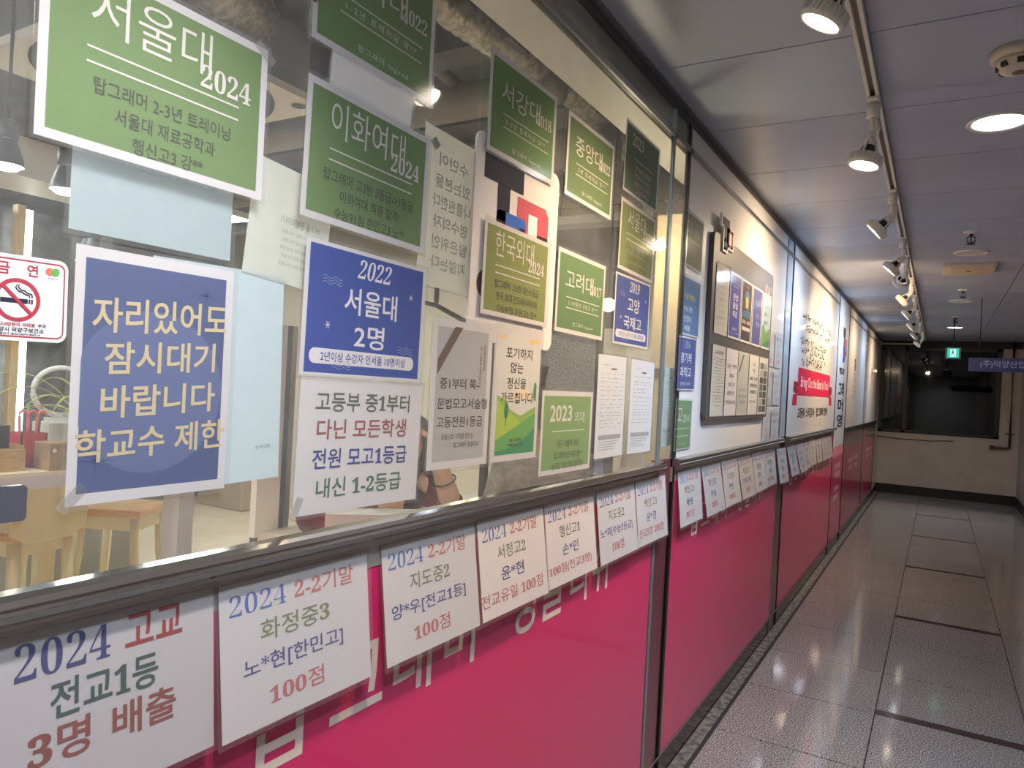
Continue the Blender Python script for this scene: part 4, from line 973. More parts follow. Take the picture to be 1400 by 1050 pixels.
poster('white poster with reddish brown lines, second in the bottom row', 1, 1, (240, 232, 226), texts=[('중등부 전과정', 0.5, 0.74, 0.065, 0.8, (176, 112, 116), {'bold': 0.01}), ('계획표', 0.5, 0.60, 0.065, 0.4, (140, 106, 106), {'bold': 0.01}), ('고등 반', 0.5, 0.47, 0.065, 0.6, (140, 106, 106), {'bold': 0.01}), ('문법 반', 0.5, 0.34, 0.065, 0.6, (140, 106, 106), {'bold': 0.01}), ('영어독해 과정', 0.5, 0.20, 0.065, 0.85, (150, 92, 96), {'bold': 0.01})])
def band2(t, w, h): t.flat([(-0.42 * w, 0.20 * h), (-0.36 * w, 0.16 * h), (0.02 * w, 0.46 * h), (-0.1 * w, 0.46 * h)], 0.0004, ink((120, 110, 104)))
poster('grey-green poster with a diagonal band, middle of the bottom row', 2, 1, (214, 214, 206), (194, 198, 188), shapes=band2, texts=[('중1부터 쭉-', 0.5, 0.40, 0.05, 0.55, (128, 132, 124), {}), ('문법모고서술형', 0.5, 0.30, 0.05, 0.7, (128, 132, 124), {}), ('고등전원1등급', 0.5, 0.21, 0.05, 0.7, (128, 132, 124), {})])
poster('white poster with heavy dark lines, fourth in the bottom row', 3, 1, (228, 226, 222), texts=[('특강', 0.5, 0.84, 0.06, 0.25, (120, 116, 112), {}), ('개강', 0.5, 0.74, 0.06, 0.22, (120, 116, 112), {}), ('예비 고1반', 0.5, 0.60, 0.065, 0.8, (78, 74, 76), {'bold': 0.02}), ('문법완성반', 0.5, 0.49, 0.065, 0.8, (78, 74, 76), {'bold': 0.02}), ('여름특강', 0.5, 0.38, 0.065, 0.7, (78, 74, 76), {'bold': 0.02}), ('선착순 마감', 0.5, 0.22, 0.05, 0.7, (110, 106, 106), {})])
def photo_strip(t, w, h):
    r = random.Random(5)
    for k in range(7):
        for j in range(2):
            c = r.choice(((60, 64, 70), (90, 120, 100), (180, 184, 176), (50, 84, 64), (120, 112, 104)))
            u0 = -0.40 + j * 0.42; v0 = 0.40 - k * 0.125
            t.flat([(u0 * w, (v0 - 0.11) * h), ((u0 + 0.38) * w, (v0 - 0.11) * h), ((u0 + 0.38) * w, v0 * h), (u0 * w, v0 * h)], 0.0004, ink(c))
poster('poster of small dark and green photographs, right end of the bottom row', 4, 1, (226, 226, 220), shapes=photo_strip)

for c, yy in enumerate((4.27, 4.50)):
    for r_, zz in enumerate((1.72, 1.50, 1.28)):
        lab = 'white sheet in the %s column right of the notice board, %s of three' % (('left', 'right')[c], ('topmost', 'middle', 'lowest')[r_])
        sheet(lab, yy, zz, 0.205, 0.2, R(0.5 * (r_ - 1)), 0, 0.004 + 0.0015 * c, page=(224, 228, 236), sleeve=0.004, group='white sheets right of the notice board', texts=[
            ('2024', 0.26, 0.84, 0.1, 0.32, (150, 166, 200), {}), ('기말', 0.7, 0.84, 0.1, 0.3, (206, 164, 164), {}), ('행신고', 0.5, 0.62, 0.11, 0.4, (172, 176, 172), {}), ('김*수', 0.5, 0.40, 0.11, 0.3, (172, 174, 196), {}), ('100점', 0.5, 0.18, 0.11, 0.35, (206, 172, 176), {})])

# ================================================================== THE ROOM BEHIND THE GLASS
ZI = 3.0
struct(box_obj('floor', (-6.3, -2.0, -0.1), (-0.05, 5.6, 0.0), noise_mat('beige_room_floor', (222, 206, 178), (234, 220, 196), 1.5, 0.25)))
struct(box_obj('ceiling', (-6.3, -2.0, ZI), (-0.05, 5.6, ZI + 0.1), noise_mat('dark_raw_ceiling', (58, 58, 60), (92, 90, 88), 2.5, 0.8)))
struct(box_obj('wall_far', (-6.4, -2.0, 0.0), (-6.3, 5.6, ZI), noise_mat('slate_wall', (50, 54, 60), (74, 78, 84), 4, 0.6)))
struct(box_obj('wall_inner', (-6.3, 5.5, 0.0), (-0.05, 5.6, ZI), noise_mat('cream_room_wall', (206, 196, 178), (216, 206, 188), 2, 0.7)))
struct(box_obj('wall_side', (-6.3, -2.1, 0.0), (-0.05, -2.0, ZI), mat('grey_room_wall', (150, 148, 144), 0.7)))
# return wall just inside the second bay, and the pale soffit over the glass
CREAM = mat('cream_wall_finish', (226, 204, 164), 0.55)
m = MB(); m.box((-0.17, 2.80, 0), (-0.034, 5.5, 2.15), CREAM); struct(m.build('wall_return'))
struct(box_obj('trim_11', (-0.17, 2.785, 1.50), (-0.034, 2.80, 1.535), mat('brown_rail', (120, 100, 76), 0.5)))
struct(box_obj('trim_12', (-0.14, -1.8, 2.325), (-0.013, 3.0, 2.345), WHITE))
struct(box_obj('trim_13', (-0.06, -1.8, 2.47), (0.0, 5.5, ZI), mat('dark_header', (60, 60, 62), 0.6)))
# far bulkhead, slate recess and olive low wall on the left
struct(box_obj('trim_14', (-3.6, -1.0, 2.36), (-3.2, 2.6, 2.56), WHITE))
struct(box_obj('wall_low', (-4.0, 0.6, 0.0), (-3.9, 3.05, 0.98), mat('olive_low_wall', (128, 120, 94), 0.6)))
m = MB(); m.box((-4.3, 0.0, 0.98), (-4.1, 2.9, 2.36), noise_mat('dark_stone_wall', (40, 44, 50), (86, 90, 96), 9, 0.35, lo=0.35, hi=0.7)); m.box((-4.3, 0.0, 0.0), (-4.1, 2.9, 0.98), mat('olive_low_wall')); struct(m.build('wall_partition'))
t = box_obj('light_bar', (-3.98, 2.275, 0.98), (-3.95, 2.315, 2.34), glow('tube_white', (255, 248, 232), 5.0)); tag(t, 'bright vertical light bar beside a wooden post, inside at the left', 'light')
t = box_obj('wooden_post', (-4.0, 2.225, 0.98), (-3.94, 2.27, 2.36), noise_mat('light_wood', (214, 182, 122), (226, 196, 140), 12, 0.5, stretch=(8, 8, 0.6))); tag(t, 'slim pale wooden upright next to the bright light bar', 'post')

# ducts and pipes under the raw ceiling
DUCT = mat('painted_duct', (146, 140, 132), 0.45, 0.2); FOIL = noise_mat('crinkled_foil', (150, 146, 136), (196, 190, 178), 30, 0.35, bump=0.9, metal=0.6)
def duct(pts, r, material, label, ribs=False):
    m = MB()
    if ribs:
        P = [Vector(p) for p in pts]; Q = []; RR_ = []
        for i in range(len(P) - 1):
            n = max(6, int((P[i + 1] - P[i]).length / 0.03))
            for k in range(n): Q.append(P[i].lerp(P[i + 1], k / n)); RR_.append(r * (1.0 if k % 2 else 0.92))
        m.tube(Q, RR_, material, 20)
    else: m.tube(pts, r, material, 18)
    return tag(m.build('ceiling_duct'), label, 'duct')
duct([(-1.0, -0.6, 2.86), (-1.15, 0.6, 2.84), (-1.3, 1.5, 2.8), (-1.75, 2.1, 2.82), (-2.6, 2.5, 2.84)], 0.15, FOIL, 'thick crinkled foil duct above the ceiling cassette', True)
duct([(-6.2, 2.9, 2.8), (-0.7, 2.9, 2.8)], 0.085, DUCT, 'grey round duct running across the room, nearest the glass')
duct([(-6.2, 3.55, 2.74), (-0.7, 3.55, 2.74)], 0.11, DUCT, 'wide grey round duct across the room, behind the nearest one')
duct([(-6.2, 4.5, 2.78), (-0.7, 4.5, 2.78)], 0.10, DUCT, 'grey round duct across the room, farthest from the viewer')
duct([(-0.75, 1.2, 2.86), (-0.82, 2.2, 2.84), (-0.75, 3.2, 2.86), (-0.85, 5.0, 2.84)], 0.07, FOIL, 'thin crinkled foil duct along the soffit', True)
duct([(-1.0, 1.0, 2.88), (-1.6, 5.4, 2.88)], 0.03, mat('conduit', (110, 104, 98), 0.5), 'thin dark conduit under the raw ceiling')
m = MB()
for yy in (2.45, 3.2, 4.05, 4.9): m.box((-6.2, yy, 2.82), (-0.7, yy + 0.16, 3.0), mat('dark_beam', (74, 74, 76), 0.7))
struct(m.build('trim_15'))

# ceiling cassette
t = empty('ceiling_cassette', (-1.88, 1.75, 2.55), 'white square air conditioner cassette with a round slot, behind the upper left notices', 'air conditioner')
a = MB(); a.prism(rrect(0.94, 0.9, 0.02, 3), 0, 0.03, WHITE, Matrix.Rotation(-PI / 2, 4, 'Y') @ Matrix.Translation((0, 0, 0))); a.box((-0.4, -0.4, 0.03), (0.4, 0.4, 0.3), mat('grey_unit_body', (130, 130, 130), 0.6))
a.build('panel', t)
a = MB(); a.lathe([(0.435, -0.002), (0.435, -0.006), (0.40, -0.006), (0.40, -0.002)], BLACK, 40, caps=False); a.lathe([(0.385, -0.014), (0.40, -0.002)], WHITE, 40, caps=False); a.build('round_slot', t)
a = MB(); a.lathe([(0.001, -0.004), (0.03, -0.004)], BLACK, 20, Matrix.Translation((0.375, 0.375, 0)), caps=False); a.build('sensor_hole', t)

# room lights: ceiling panels added to brighten the room, and small lamps
def panel(x, y, lab, s=0.6, z=2.72, e=None):
    t = empty('added_light_panel', (x, y, z), lab, 'ceiling light', 'added square ceiling light panels')
    a = MB(); a.box((-s / 2 - 0.02, -s / 2 - 0.02, 0), (s / 2 + 0.02, s / 2 + 0.02, 0.05), WHITE); a.build('frame', t)
    a = MB(); a.box((-s / 2, -s / 2, -0.004), (s / 2, s / 2, -0.001), glow('added_panel_glow', (255, 249, 242), ROOM_E)); a.build('diffuser', t)
for px_, py_, lab in ((-0.9, -0.4, 'added square ceiling light panel near the glass, left of the picture'), (-2.1, -0.4, 'added square ceiling light panel left of the picture, middle of the room'), (-3.4, 0.9, 'added square ceiling light panel over the stools'),
                      (-5.2, 1.6, 'added square ceiling light panel by the far wall'), (-2.2, 3.9, 'added square ceiling light panel over the far floor'), (-4.6, 3.9, 'added square ceiling light panel by the far corner')):
    panel(px_, py_, lab)
def room_spot(x, y, z, lab, warm=False):
    t = empty('pendant_spotlight', (x, y, z), lab, 'spotlight', 'spotlights inside the room')
    BK = mat('black_lamp_metal', (34, 34, 38), 0.45)
    a = MB(); a.lathe([(0.03, 0.09), (0.034, 0.1), (0.034, 0.15), (0.02, 0.16)], BK, 20); a.lathe([(0.055, 0.0), (0.05, 0.03), (0.03, 0.09)], BK, 24, caps=False); a.build('lamp_head', t)
    a = MB(); a.tube([(0, 0, 0.16), (0, 0, ZI - z)], 0.006, BK, 8); a.build('stem', t)
    a = MB(); a.lathe([(0.0525, 0.004), (0.035, -0.012), (0.001, -0.018)], glow('room_spot_glow', (240, 248, 255), 25.0), 24, caps=False); a.build('lit_bulb', t)
room_spot(-2.0, 1.275, 2.11, 'bright spotlight inside the room at the left picture edge'); room_spot(-2.0, 1.48, 2.075, 'bright spotlight inside the room just right of the leftmost one')
room_spot(-2.1, 1.64, 1.84, 'bright small lamp between the large green and gold-lettered notices')
def globe(x, y, z, r, lab, e=3.0):
    t = empty('globe_lamp', (x, y, z), lab, 'lamp', 'warm globe lamps inside')
    a = MB(); a.lathe([(r * math.sin(PI * k / 10) + 0.0005, -r * math.cos(PI * k / 10)) for k in range(11)], glow('warm_globe_%d' % e, (255, 236, 190) if e < 10 else (255, 232, 196), e), 20); a.build('globe', t)
    a = MB(); a.tube([(0, 0, r), (0, 0, (ZI if x < -0.2 else 2.32) - z)], 0.004, BLACK, 6); a.build('cord', t)
globe(-0.15, 2.56, 1.965, 0.038, 'added unseen warm globe lamp behind the green notice above the small blue one', 38.0)  # added out of sight to brighten the ledge and cream wall
globe(-0.60, 3.35, 1.86, 0.035, 'round warm lamp seen between the green 2017 notice and small blue notice')
globe(-1.95, 4.1, 1.78, 0.05, 'warm globe lamp just right of the large blue notice'); globe(-1.83, 4.15, 1.78, 0.05, 'warm globe lamp left of the thin dark frame upright'); globe(-1.28, 4.1, 1.77, 0.05, 'pale globe lamp under the white logo board')

# shelf counter with its things
WOODL = noise_mat('light_wood_top', (226, 204, 160), (234, 214, 176), 10, 0.45, stretch=(0.6, 8, 8))
t = empty('shelf_counter', (-2.4, 1.2, 0), 'white shelf counter with pale top behind the gold-lettered notice', 'counter')
a = MB(); a.box((-0.35, -1.6, 0.985), (0.2, 1.04, 1.0), mat('pale_cream_top', (232, 220, 192), 0.4)); a.build('top', t)
a = MB(); a.box((0.18, -1.6, 0.935), (0.2, 1.04, 0.985), mat('pale_lilac_edge', (206, 200, 204), 0.5)); a.build('front_edge', t)
a = MB(); a.box((0.08, 0.96, 0), (0.2, 1.04, 0.935), mat('pale_lilac_edge')); a.build('leg', t)
a = MB(); a.box((0.08, -1.6, 0), (0.2, -1.52, 0.935), mat('pale_lilac_edge')); a.build('leg', t)

YEL = noise_mat('pale_yellow_paint', (236, 222, 164), (242, 230, 178), 6, 0.5); ORG = noise_mat('honey_seat_wood', (214, 162, 88), (226, 178, 106), 14, 0.45, stretch=(1, 8, 8))
def bar_stool(loc, rz, label, back=False, group='honey-seated bar stools'):
    t = empty('bar_stool', loc, label, 'stool', group, rz)
    a = MB(); a.box((-0.19, -0.17, 0.67), (0.19, 0.17, 0.71), ORG); a.build('seat', t, 0.008)
    for sx in (-1, 1):
        for sy in (-1, 1):
            a = MB()
            a.tube([(sx * 0.14, sy * 0.12, 0.67), (sx * 0.15, sy * 0.125, 0.45), (sx * 0.19, sy * 0.155, 0.0)], [0.027, 0.025, 0.02], YEL, 4); a.build('leg', t)
    a = MB()
    for sy in (-1, 1): a.box((-0.14, sy * 0.12 - 0.012, 0.60), (0.14, sy * 0.12 + 0.012, 0.67), YEL)
    for sx in (-1, 1): a.box((sx * 0.14 - 0.012, -0.12, 0.60), (sx * 0.14 + 0.012, 0.12, 0.67), YEL)
    a.build('apron', t)
    a = MB()
    for sy in (-1, 1): a.box((-0.17, sy * 0.14 - 0.01, 0.24), (0.17, sy * 0.14 + 0.01, 0.28), YEL)
    a.build('stretcher', t)
    if back:
        a = MB(); P = [(-0.17, 0.02), (-0.1, -0.02), (0.1, -0.02), (0.17, 0.02), (0.185, 0.14), (0.185, 0.26), (-0.185, 0.26), (-0.185, 0.14)]
        a.prism(P, -0.012, 0.012, YEL, Matrix.Translation((0.185, 0, 0.68))); a.build('backrest', t, 0.004)
    return t
bar_stool((-2.82, 2.27, 0), R(28), 'honey-topped bar stool with pale yellow legs under the gold-lettered notice')
bar_stool((-2.66, 1.70, 0), R(10), 'pale yellow stool with rounded backrest at the left edge', True)
t = box_obj('desk_upright', (-3.02, 1.94, 0), (-2.96, 2.02, 0.95), YEL); tag(t, 'pale yellow square upright between the two stools', 'post')

# tray, red holder, wooden box, plant, ring, white boxes on the counter
t = empty('wooden_tray', (-2.36, 1.385, 1.0), 'low wooden tray with slots at the left picture edge', 'tray')
TW = noise_mat('tray_wood', (190, 154, 104), (206, 172, 122), 20, 0.5, stretch=(8, 1, 8))
a = MB(); a.box((-0.1, -0.13, 0), (0.1, 0.13, 0.012), TW); a.box((0.088, -0.13, 0.012), (0.1, 0.13, 0.085), TW); a.box((-0.1, -0.13, 0.012), (-0.088, 0.13, 0.12), TW); a.box((-0.088, 0.118, 0.012), (0.088, 0.13, 0.10), TW); a.box((-0.088, -0.13, 0.012), (0.088, -0.118, 0.10), TW); a.build('tray_body', t)
for k in range(4):
    a = MB(); a.box((-0.088, 0.0 + k * 0.03, 0.04), (0.088, 0.006 + k * 0.03, 0.08), TW); a.build('divider', t)
t = box_obj('slate_card', (-2.335, 1.44, 1.085), (-2.325, 1.485, 1.175), mat('slate_black', (48, 48, 54), 0.6)); tag(t, 'small dark slate card standing in the wooden tray', 'card')
t = empty('pen_holder', (-2.40, 1.585, 1.0), 'red square pen holder between tray and wooden box', 'pen holder')
a = MB(); RDM = mat('red_plastic', (196, 52, 70), 0.45)
for A, B in (((-0.06, -0.05, 0), (0.06, 0.05, 0.006)), ((0.054, -0.05, 0), (0.06, 0.05, 0.14)), ((-0.06, -0.05, 0), (-0.054, 0.05, 0.14)), ((-0.06, 0.044, 0), (0.06, 0.05, 0.14)), ((-0.06, -0.05, 0), (0.06, -0.044, 0.14))): a.box(A, B, RDM)
a.build('cup', t)
for k, (dy, dx, c, cl) in enumerate(((-0.03, 0.02, (226, 110, 140), 'pink'), (-0.01, 0.03, (230, 90, 110), 'rose'), (0.0, 0.0, (96, 150, 90), 'green'), (0.015, 0.03, (232, 140, 120), 'coral'), (0.03, 0.01, (150, 90, 70), 'brown'))):
    a = MB(); P = [(0, 0, 0.01), (0, dy * 0.4, 0.2)]
    if k in (0, 1, 3): P += [(0, dy * 0.5 + 0.02 * math.sin(q * PI / 6) * 0 + 0.018 - 0.018 * math.cos(q * PI / 6), 0.2 + 0.024 * math.sin(q * PI / 6)) for q in range(1, 7)]
    else: P += [(0, dy * 0.5, 0.25)]
    a.tube(P, 0.006, mat('pen_' + cl, c, 0.4), 8)
    z = a.build('pen'); z.location = (-2.40 + dx, 1.585 + dy, 1.006)
    tag(z, cl + (' crook-topped' if k in (0, 1, 3) else ' straight') + ' pen standing in the red holder', 'pen', 'pens in the red holder')
t = empty('wooden_box', (-2.265, 1.625, 1.0), 'small brown wooden box with a round hole on the counter', 'box')
a = MB(); a.box((-0.06, -0.05, 0), (0.06, 0.05, 0.11), noise_mat('brown_box_wood', (150, 122, 92), (172, 142, 108), 16, 0.5)); a.build('box_body', t, 0.004)
a = MB(); a.lathe([(0.001, 0), (0.008, 0)], WHITE, 16, Matrix.Translation((0.061, -0.03, 0.08)) @ Matrix.Rotation(PI / 2, 4, 'Y'), caps=False); a.build('hole', t)
a = MB(); a.lathe([(0.006, 0), (0.006, 0.02)], BLACK, 12, Matrix.Translation((0.0, 0.05, 0.08)) @ Matrix.Rotation(-PI / 2, 4, 'X')); a.build('side_knob', t)
t = box_obj('white_carton', (-2.60, 1.70, 1.0), (-2.46, 1.92, 1.17), mat('white_card', (228, 226, 222), 0.5), None, 0.004); tag(t, 'white carton behind the wooden box on the counter', 'carton')
m = MB(); Q = [(0, 0.105 * math.cos(2 * PI * k / 48), 0.105 * math.sin(2 * PI * k / 48)) for k in range(49)]; m.tube(Q, 0.012, mat('white_ring', (230, 228, 226), 0.4), 10)
m.box((-0.02, -0.06, -0.135), (0.02, 0.06, -0.115), mat('white_ring')); m.tube([(0, 0, -0.12), (0, 0, -0.1)], 0.012, mat('white_ring'), 8)
z = m.build('ring_ornament', loc=(-2.53, 1.78, 1.305)); z.rotation_euler = (0, 0, R(-20)); tag(z, 'white ring-shaped ornament on the white carton, left of the gold-lettered notice', 'ornament')
t = empty('spider_plant', (-2.36, 1.86, 1.0), 'spider plant with arching green and yellow leaves behind the gold-lettered notice', 'plant')
a = MB(); a.lathe([(0.05, 0.0), (0.07, 0.10), (0.075, 0.10), (0.062, 0.09)], WHITE, 24, caps=True); a.build('pot', t)
LG_, LY_ = mat('leaf_green', (78, 116, 62), 0.45), mat('leaf_yellow', (206, 206, 110), 0.45)
for k in range(14):
    a = MB(); w0 = 0.012 if k not in (3, 4, 7) else 0.026; ang = rnd.uniform(0, 2 * PI); L = rnd.uniform(0.25, 0.45); hgt = rnd.uniform(0.15, 0.4)
    if k < 5: ang = R((-100, -80, -120, -60, -95)[k]); L = (0.44, 0.36, 0.5, 0.2, 0.14)[k]; hgt = (0.34, 0.30, 0.42, 0.3, 0.25)[k]
    dx, dy = math.cos(ang), math.sin(ang); nx, ny = -dy, dx
    V = []; F = []; n = 12
    for i in range(n + 1):
        s = i / n; r = L * s; z_ = 0.09 + hgt * 2.2 * s * (1 - s * 0.78) ; ww = w0 * (1 - s) ** 0.5 * (0.6 + s)
        for j, q_ in enumerate((-1, -0.7, 0.7, 1)): V.append((dx * r + nx * ww * q_, dy * r + ny * ww * q_, z_ - (0.003 if abs(q_) < 0.9 else 0)))
    for j in range(3):
        a.add(V, [(i * 4 + j, i * 4 + j + 1, (i + 1) * 4 + j + 1, (i + 1) * 4 + j) for i in range(n)], LG_ if j == 1 else LY_, True)
    a.build('leaf', t)

# white partition end with a metal edge, storage boxes on the far floor
struct(box_obj('wall_stub', (-1.33, 1.835, 0.83), (-1.3, 1.945, 1.62), mat('white_partition', (226, 220, 208), 0.5)))
t = empty('partition_frame', (-1.32, 1.965, 0), 'dark metal partition frame right of the blue-grey inner sheet', 'frame')
a = MB(); a.box((-0.02, -0.018, 0), (0.02, 0.004, 1.62), mat('dark_metal_edge', (74, 72, 70), 0.35, 0.6)); a.build('upright', t)
a = MB(); a.box((-0.02, 0.004, 0), (0.02, 0.03, 1.62), mat('light_metal_edge', (168, 160, 150), 0.3, 0.7)); a.build('light_strip', t)
box_obj('plinth', (-1.33, 1.84, 0.0), (-1.3, 1.94, 0.83), mat('dark_plinth', (80, 70, 64), 0.6)); bpy.data.objects['plinth']['kind'] = 'structure'; bpy.data.objects['plinth'].name = 'baseboard_stub'
t = box_obj('storage_box', (-5.9, 5.0, 0.0), (-5.2, 5.4, 0.42), mat('taupe_box', (172, 152, 128), 0.6), None, 0.02); tag(t, 'taupe storage box on the far beige floor', 'box')
t = box_obj('dark_cabinet', (-6.2, 4.3, 0.0), (-5.9, 4.75, 0.6), mat('dark_brown_cabinet', (92, 82, 74), 0.6)); tag(t, 'dark brown cabinet by the far wall, beside the storage box', 'cabinet')

# desk, papers, partition of frosted film, books
t = empty('long_desk', (-0.85, 2.4, 0), 'long pale desk behind the glass where two people sit', 'desk')
a = MB(); a.box((-0.45, -0.55, 0.82), (0.55, 1.05, 0.85), mat('pale_desk_top', (206, 194, 174), 0.45)); a.build('desk_top', t)
for sx in (-0.4, 0.45):
    for sy in (-0.5, 1.0):
        a = MB(); a.box((sx - 0.025, sy - 0.025, 0), (sx + 0.025, sy + 0.025, 0.82), GREYSTEEL); a.build('leg', t)
z = box_obj('book', (-0.06, -0.15, 0), (0.06, 0.15, 0.14), mat('white_book_cover', (218, 210, 200), 0.5)); z.location = (-0.79, 1.885, 0.85); z.rotation_euler = (0, 0, R(-48)); tag(z, 'white book with a line of small print under the white notice with four lines', 'book')
t = MB(); write(t, '탑그래머 영문법 기본편 중학 과정 · 문제집', 0.0, 0.085, 0.008, ink((70, 66, 66)), w=0.2, x=0.0606); t.build('cover_print', z)
z = box_obj('notebook', (-0.012, -0.06, 0), (0.012, 0.06, 0.195), mat('white_sheet_paper', (236, 232, 228), 0.5)); z.location = (-0.98, 2.42, 0.853); z.rotation_euler = (0, R(-28), R(-40))
tag(z, 'white notebook standing behind the forearm of the person in maroon', 'notebook')
t = empty('frosted_partition', (-0.68, 3.0, 0), 'steel framed partition with glittering frosted film, left of the cream wall', 'partition')
FR = noise_mat('glitter_frosted_film', (140, 138, 136), (206, 204, 202), 160, 0.25, detail=2, bump=0.8, lo=0.35, hi=0.7)
a = MB(); a.box((-0.15, 0.0, 0.85), (0.20, 0.012, 1.70), FR); a.build('frosted_panel', t)
a = MB(); a.box((-0.17, -0.02, 0.85), (-0.14, 0.03, 1.72), STEEL); a.box((0.19, -0.02, 0.85), (0.205, 0.03, 1.72), mat('dark_metal_edge')); a.box((-0.28, -0.02, 1.70), (0.205, 0.03, 1.735), GREYSTEEL); a.box((-0.28, -0.02, 0.85), (-0.17, 0.02, 1.70), mat('brushed_steel')); a.build('steel_frame', t)
t = box_obj('white_cabinet', (-0.298, 2.86, 0.0), (-0.172, 3.4, 1.62), mat('white_cabinet_finish', (232, 226, 212), 0.5)); tag(t, 'tall white cabinet beside the cream wall, behind the small blue notice', 'cabinet')
t = box_obj('dark_upright', (-0.995, 2.86, 0.851), (-0.965, 2.89, 1.70), mat('dark_metal_edge')); tag(t, 'dark slim upright between the maroon and the grey sitter', 'post')
m = MB(); m.tube([(-1.9, 2.2, 1.97), (-1.255, 2.808, 1.80), (-1.13, 2.898, 1.725), (-1.0, 2.97, 1.66)], 0.012, mat('dark_metal_edge'), 8)
m.tube([(-1.255, 2.808, 1.79), (-1.255, 2.808, 2.6)], 0.012, mat('dark_metal_edge'), 8); tag(m.build('metal_strut'), 'thin dark metal strut crossing below the mirrored sheet', 'strut')
m = MB(); m.box((-1.31, 3.98, 2.435), (-0.62, 4.02, 2.485), WHITE); m.box((-1.31, 3.98, 2.40), (-0.62, 4.02, 2.435), mat('grey_beige_frame', (176, 170, 160), 0.5)); m.box((-1.31, 3.99, 1.8), (-0.62, 4.0, 2.40), mat('dim_grey_pane', (96, 98, 102), 0.3)); m.box((-1.31, 3.97, 1.2), (-1.27, 4.02, 2.40), FR)
tag(m.build('framed_screen'), 'white-topped grey framed screen deep inside, behind the 2022 and 2017 green notices', 'screen')
for k, (lab, a_, b_, c) in enumerate((('cream book lying lowest in the stack near the cream wall', (-0.46, 2.50, 0.85), (-0.32, 2.64, 0.91), (220, 208, 184)), ('orange-edged book in the middle of the stack', (-0.45, 2.51, 0.91), (-0.33, 2.64, 0.95), (214, 150, 112)), ('white book on top of the stack, red line along its spine', (-0.46, 2.52, 0.95), (-0.33, 2.64, 1.0), (226, 220, 208)),
        ('tall white standing book beside the stack', (-0.36, 2.72, 0.85), (-0.32, 2.84, 1.10), (220, 214, 204)))):
    z = box_obj('book', a_, b_, mat('book_%d' % k, c, 0.5)); tag(z, lab, 'book', 'books by the cream wall')
z = box_obj('file_holder', (-0.36, 2.73, 1.10), (-0.32, 2.83, 1.36), mat('grey_blue_file', (128, 134, 156), 0.5)); tag(z, 'grey-blue file holder between the two printed forms', 'file holder')
m = MB(); m.box((-0.02, -0.004, 0), (0.02, 0, 0.07), mat('blue_label', (46, 78, 170), 0.5)); lb = m.build('blue_label', z); lb.location = (0.02, -0.051, 0.08)
# ------------------------------------------------------------------ the two people
def skin_mesh(name, verts, edges, material, parent=None, sub=2):
    """verts: list of ((x,y,z), (rx,ry)); vertex 0 is the root"""
    me = bpy.data.meshes.new(name + '_cage'); me.from_pydata([v[0] for v in verts], edges, []); me.update()
    o = bpy.data.objects.new(name + '_cage', me); COL.objects.link(o)
    s = o.modifiers.new('skin', 'SKIN'); s.use_smooth_shade = True
    for i, v in enumerate(verts): me.skin_vertices[0].data[i].radius = v[1]
    for d in me.skin_vertices[0].data: d.use_root = False
    me.skin_vertices[0].data[0].use_root = True
    u = o.modifiers.new('sub', 'SUBSURF'); u.levels = sub; u.render_levels = sub
    bpy.context.view_layer.update()
    dg = bpy.context.evaluated_depsgraph_get()
    m2 = bpy.data.meshes.new_from_object(o.evaluated_get(dg)); m2.name = name
    bpy.data.objects.remove(o)
    m2.materials.clear(); m2.materials.append(material)
    for p in m2.polygons: p.use_smooth = True; p.material_index = 0
    r = bpy.data.objects.new(name, m2); COL.objects.link(r)
    if parent: r.parent = parent
    return r

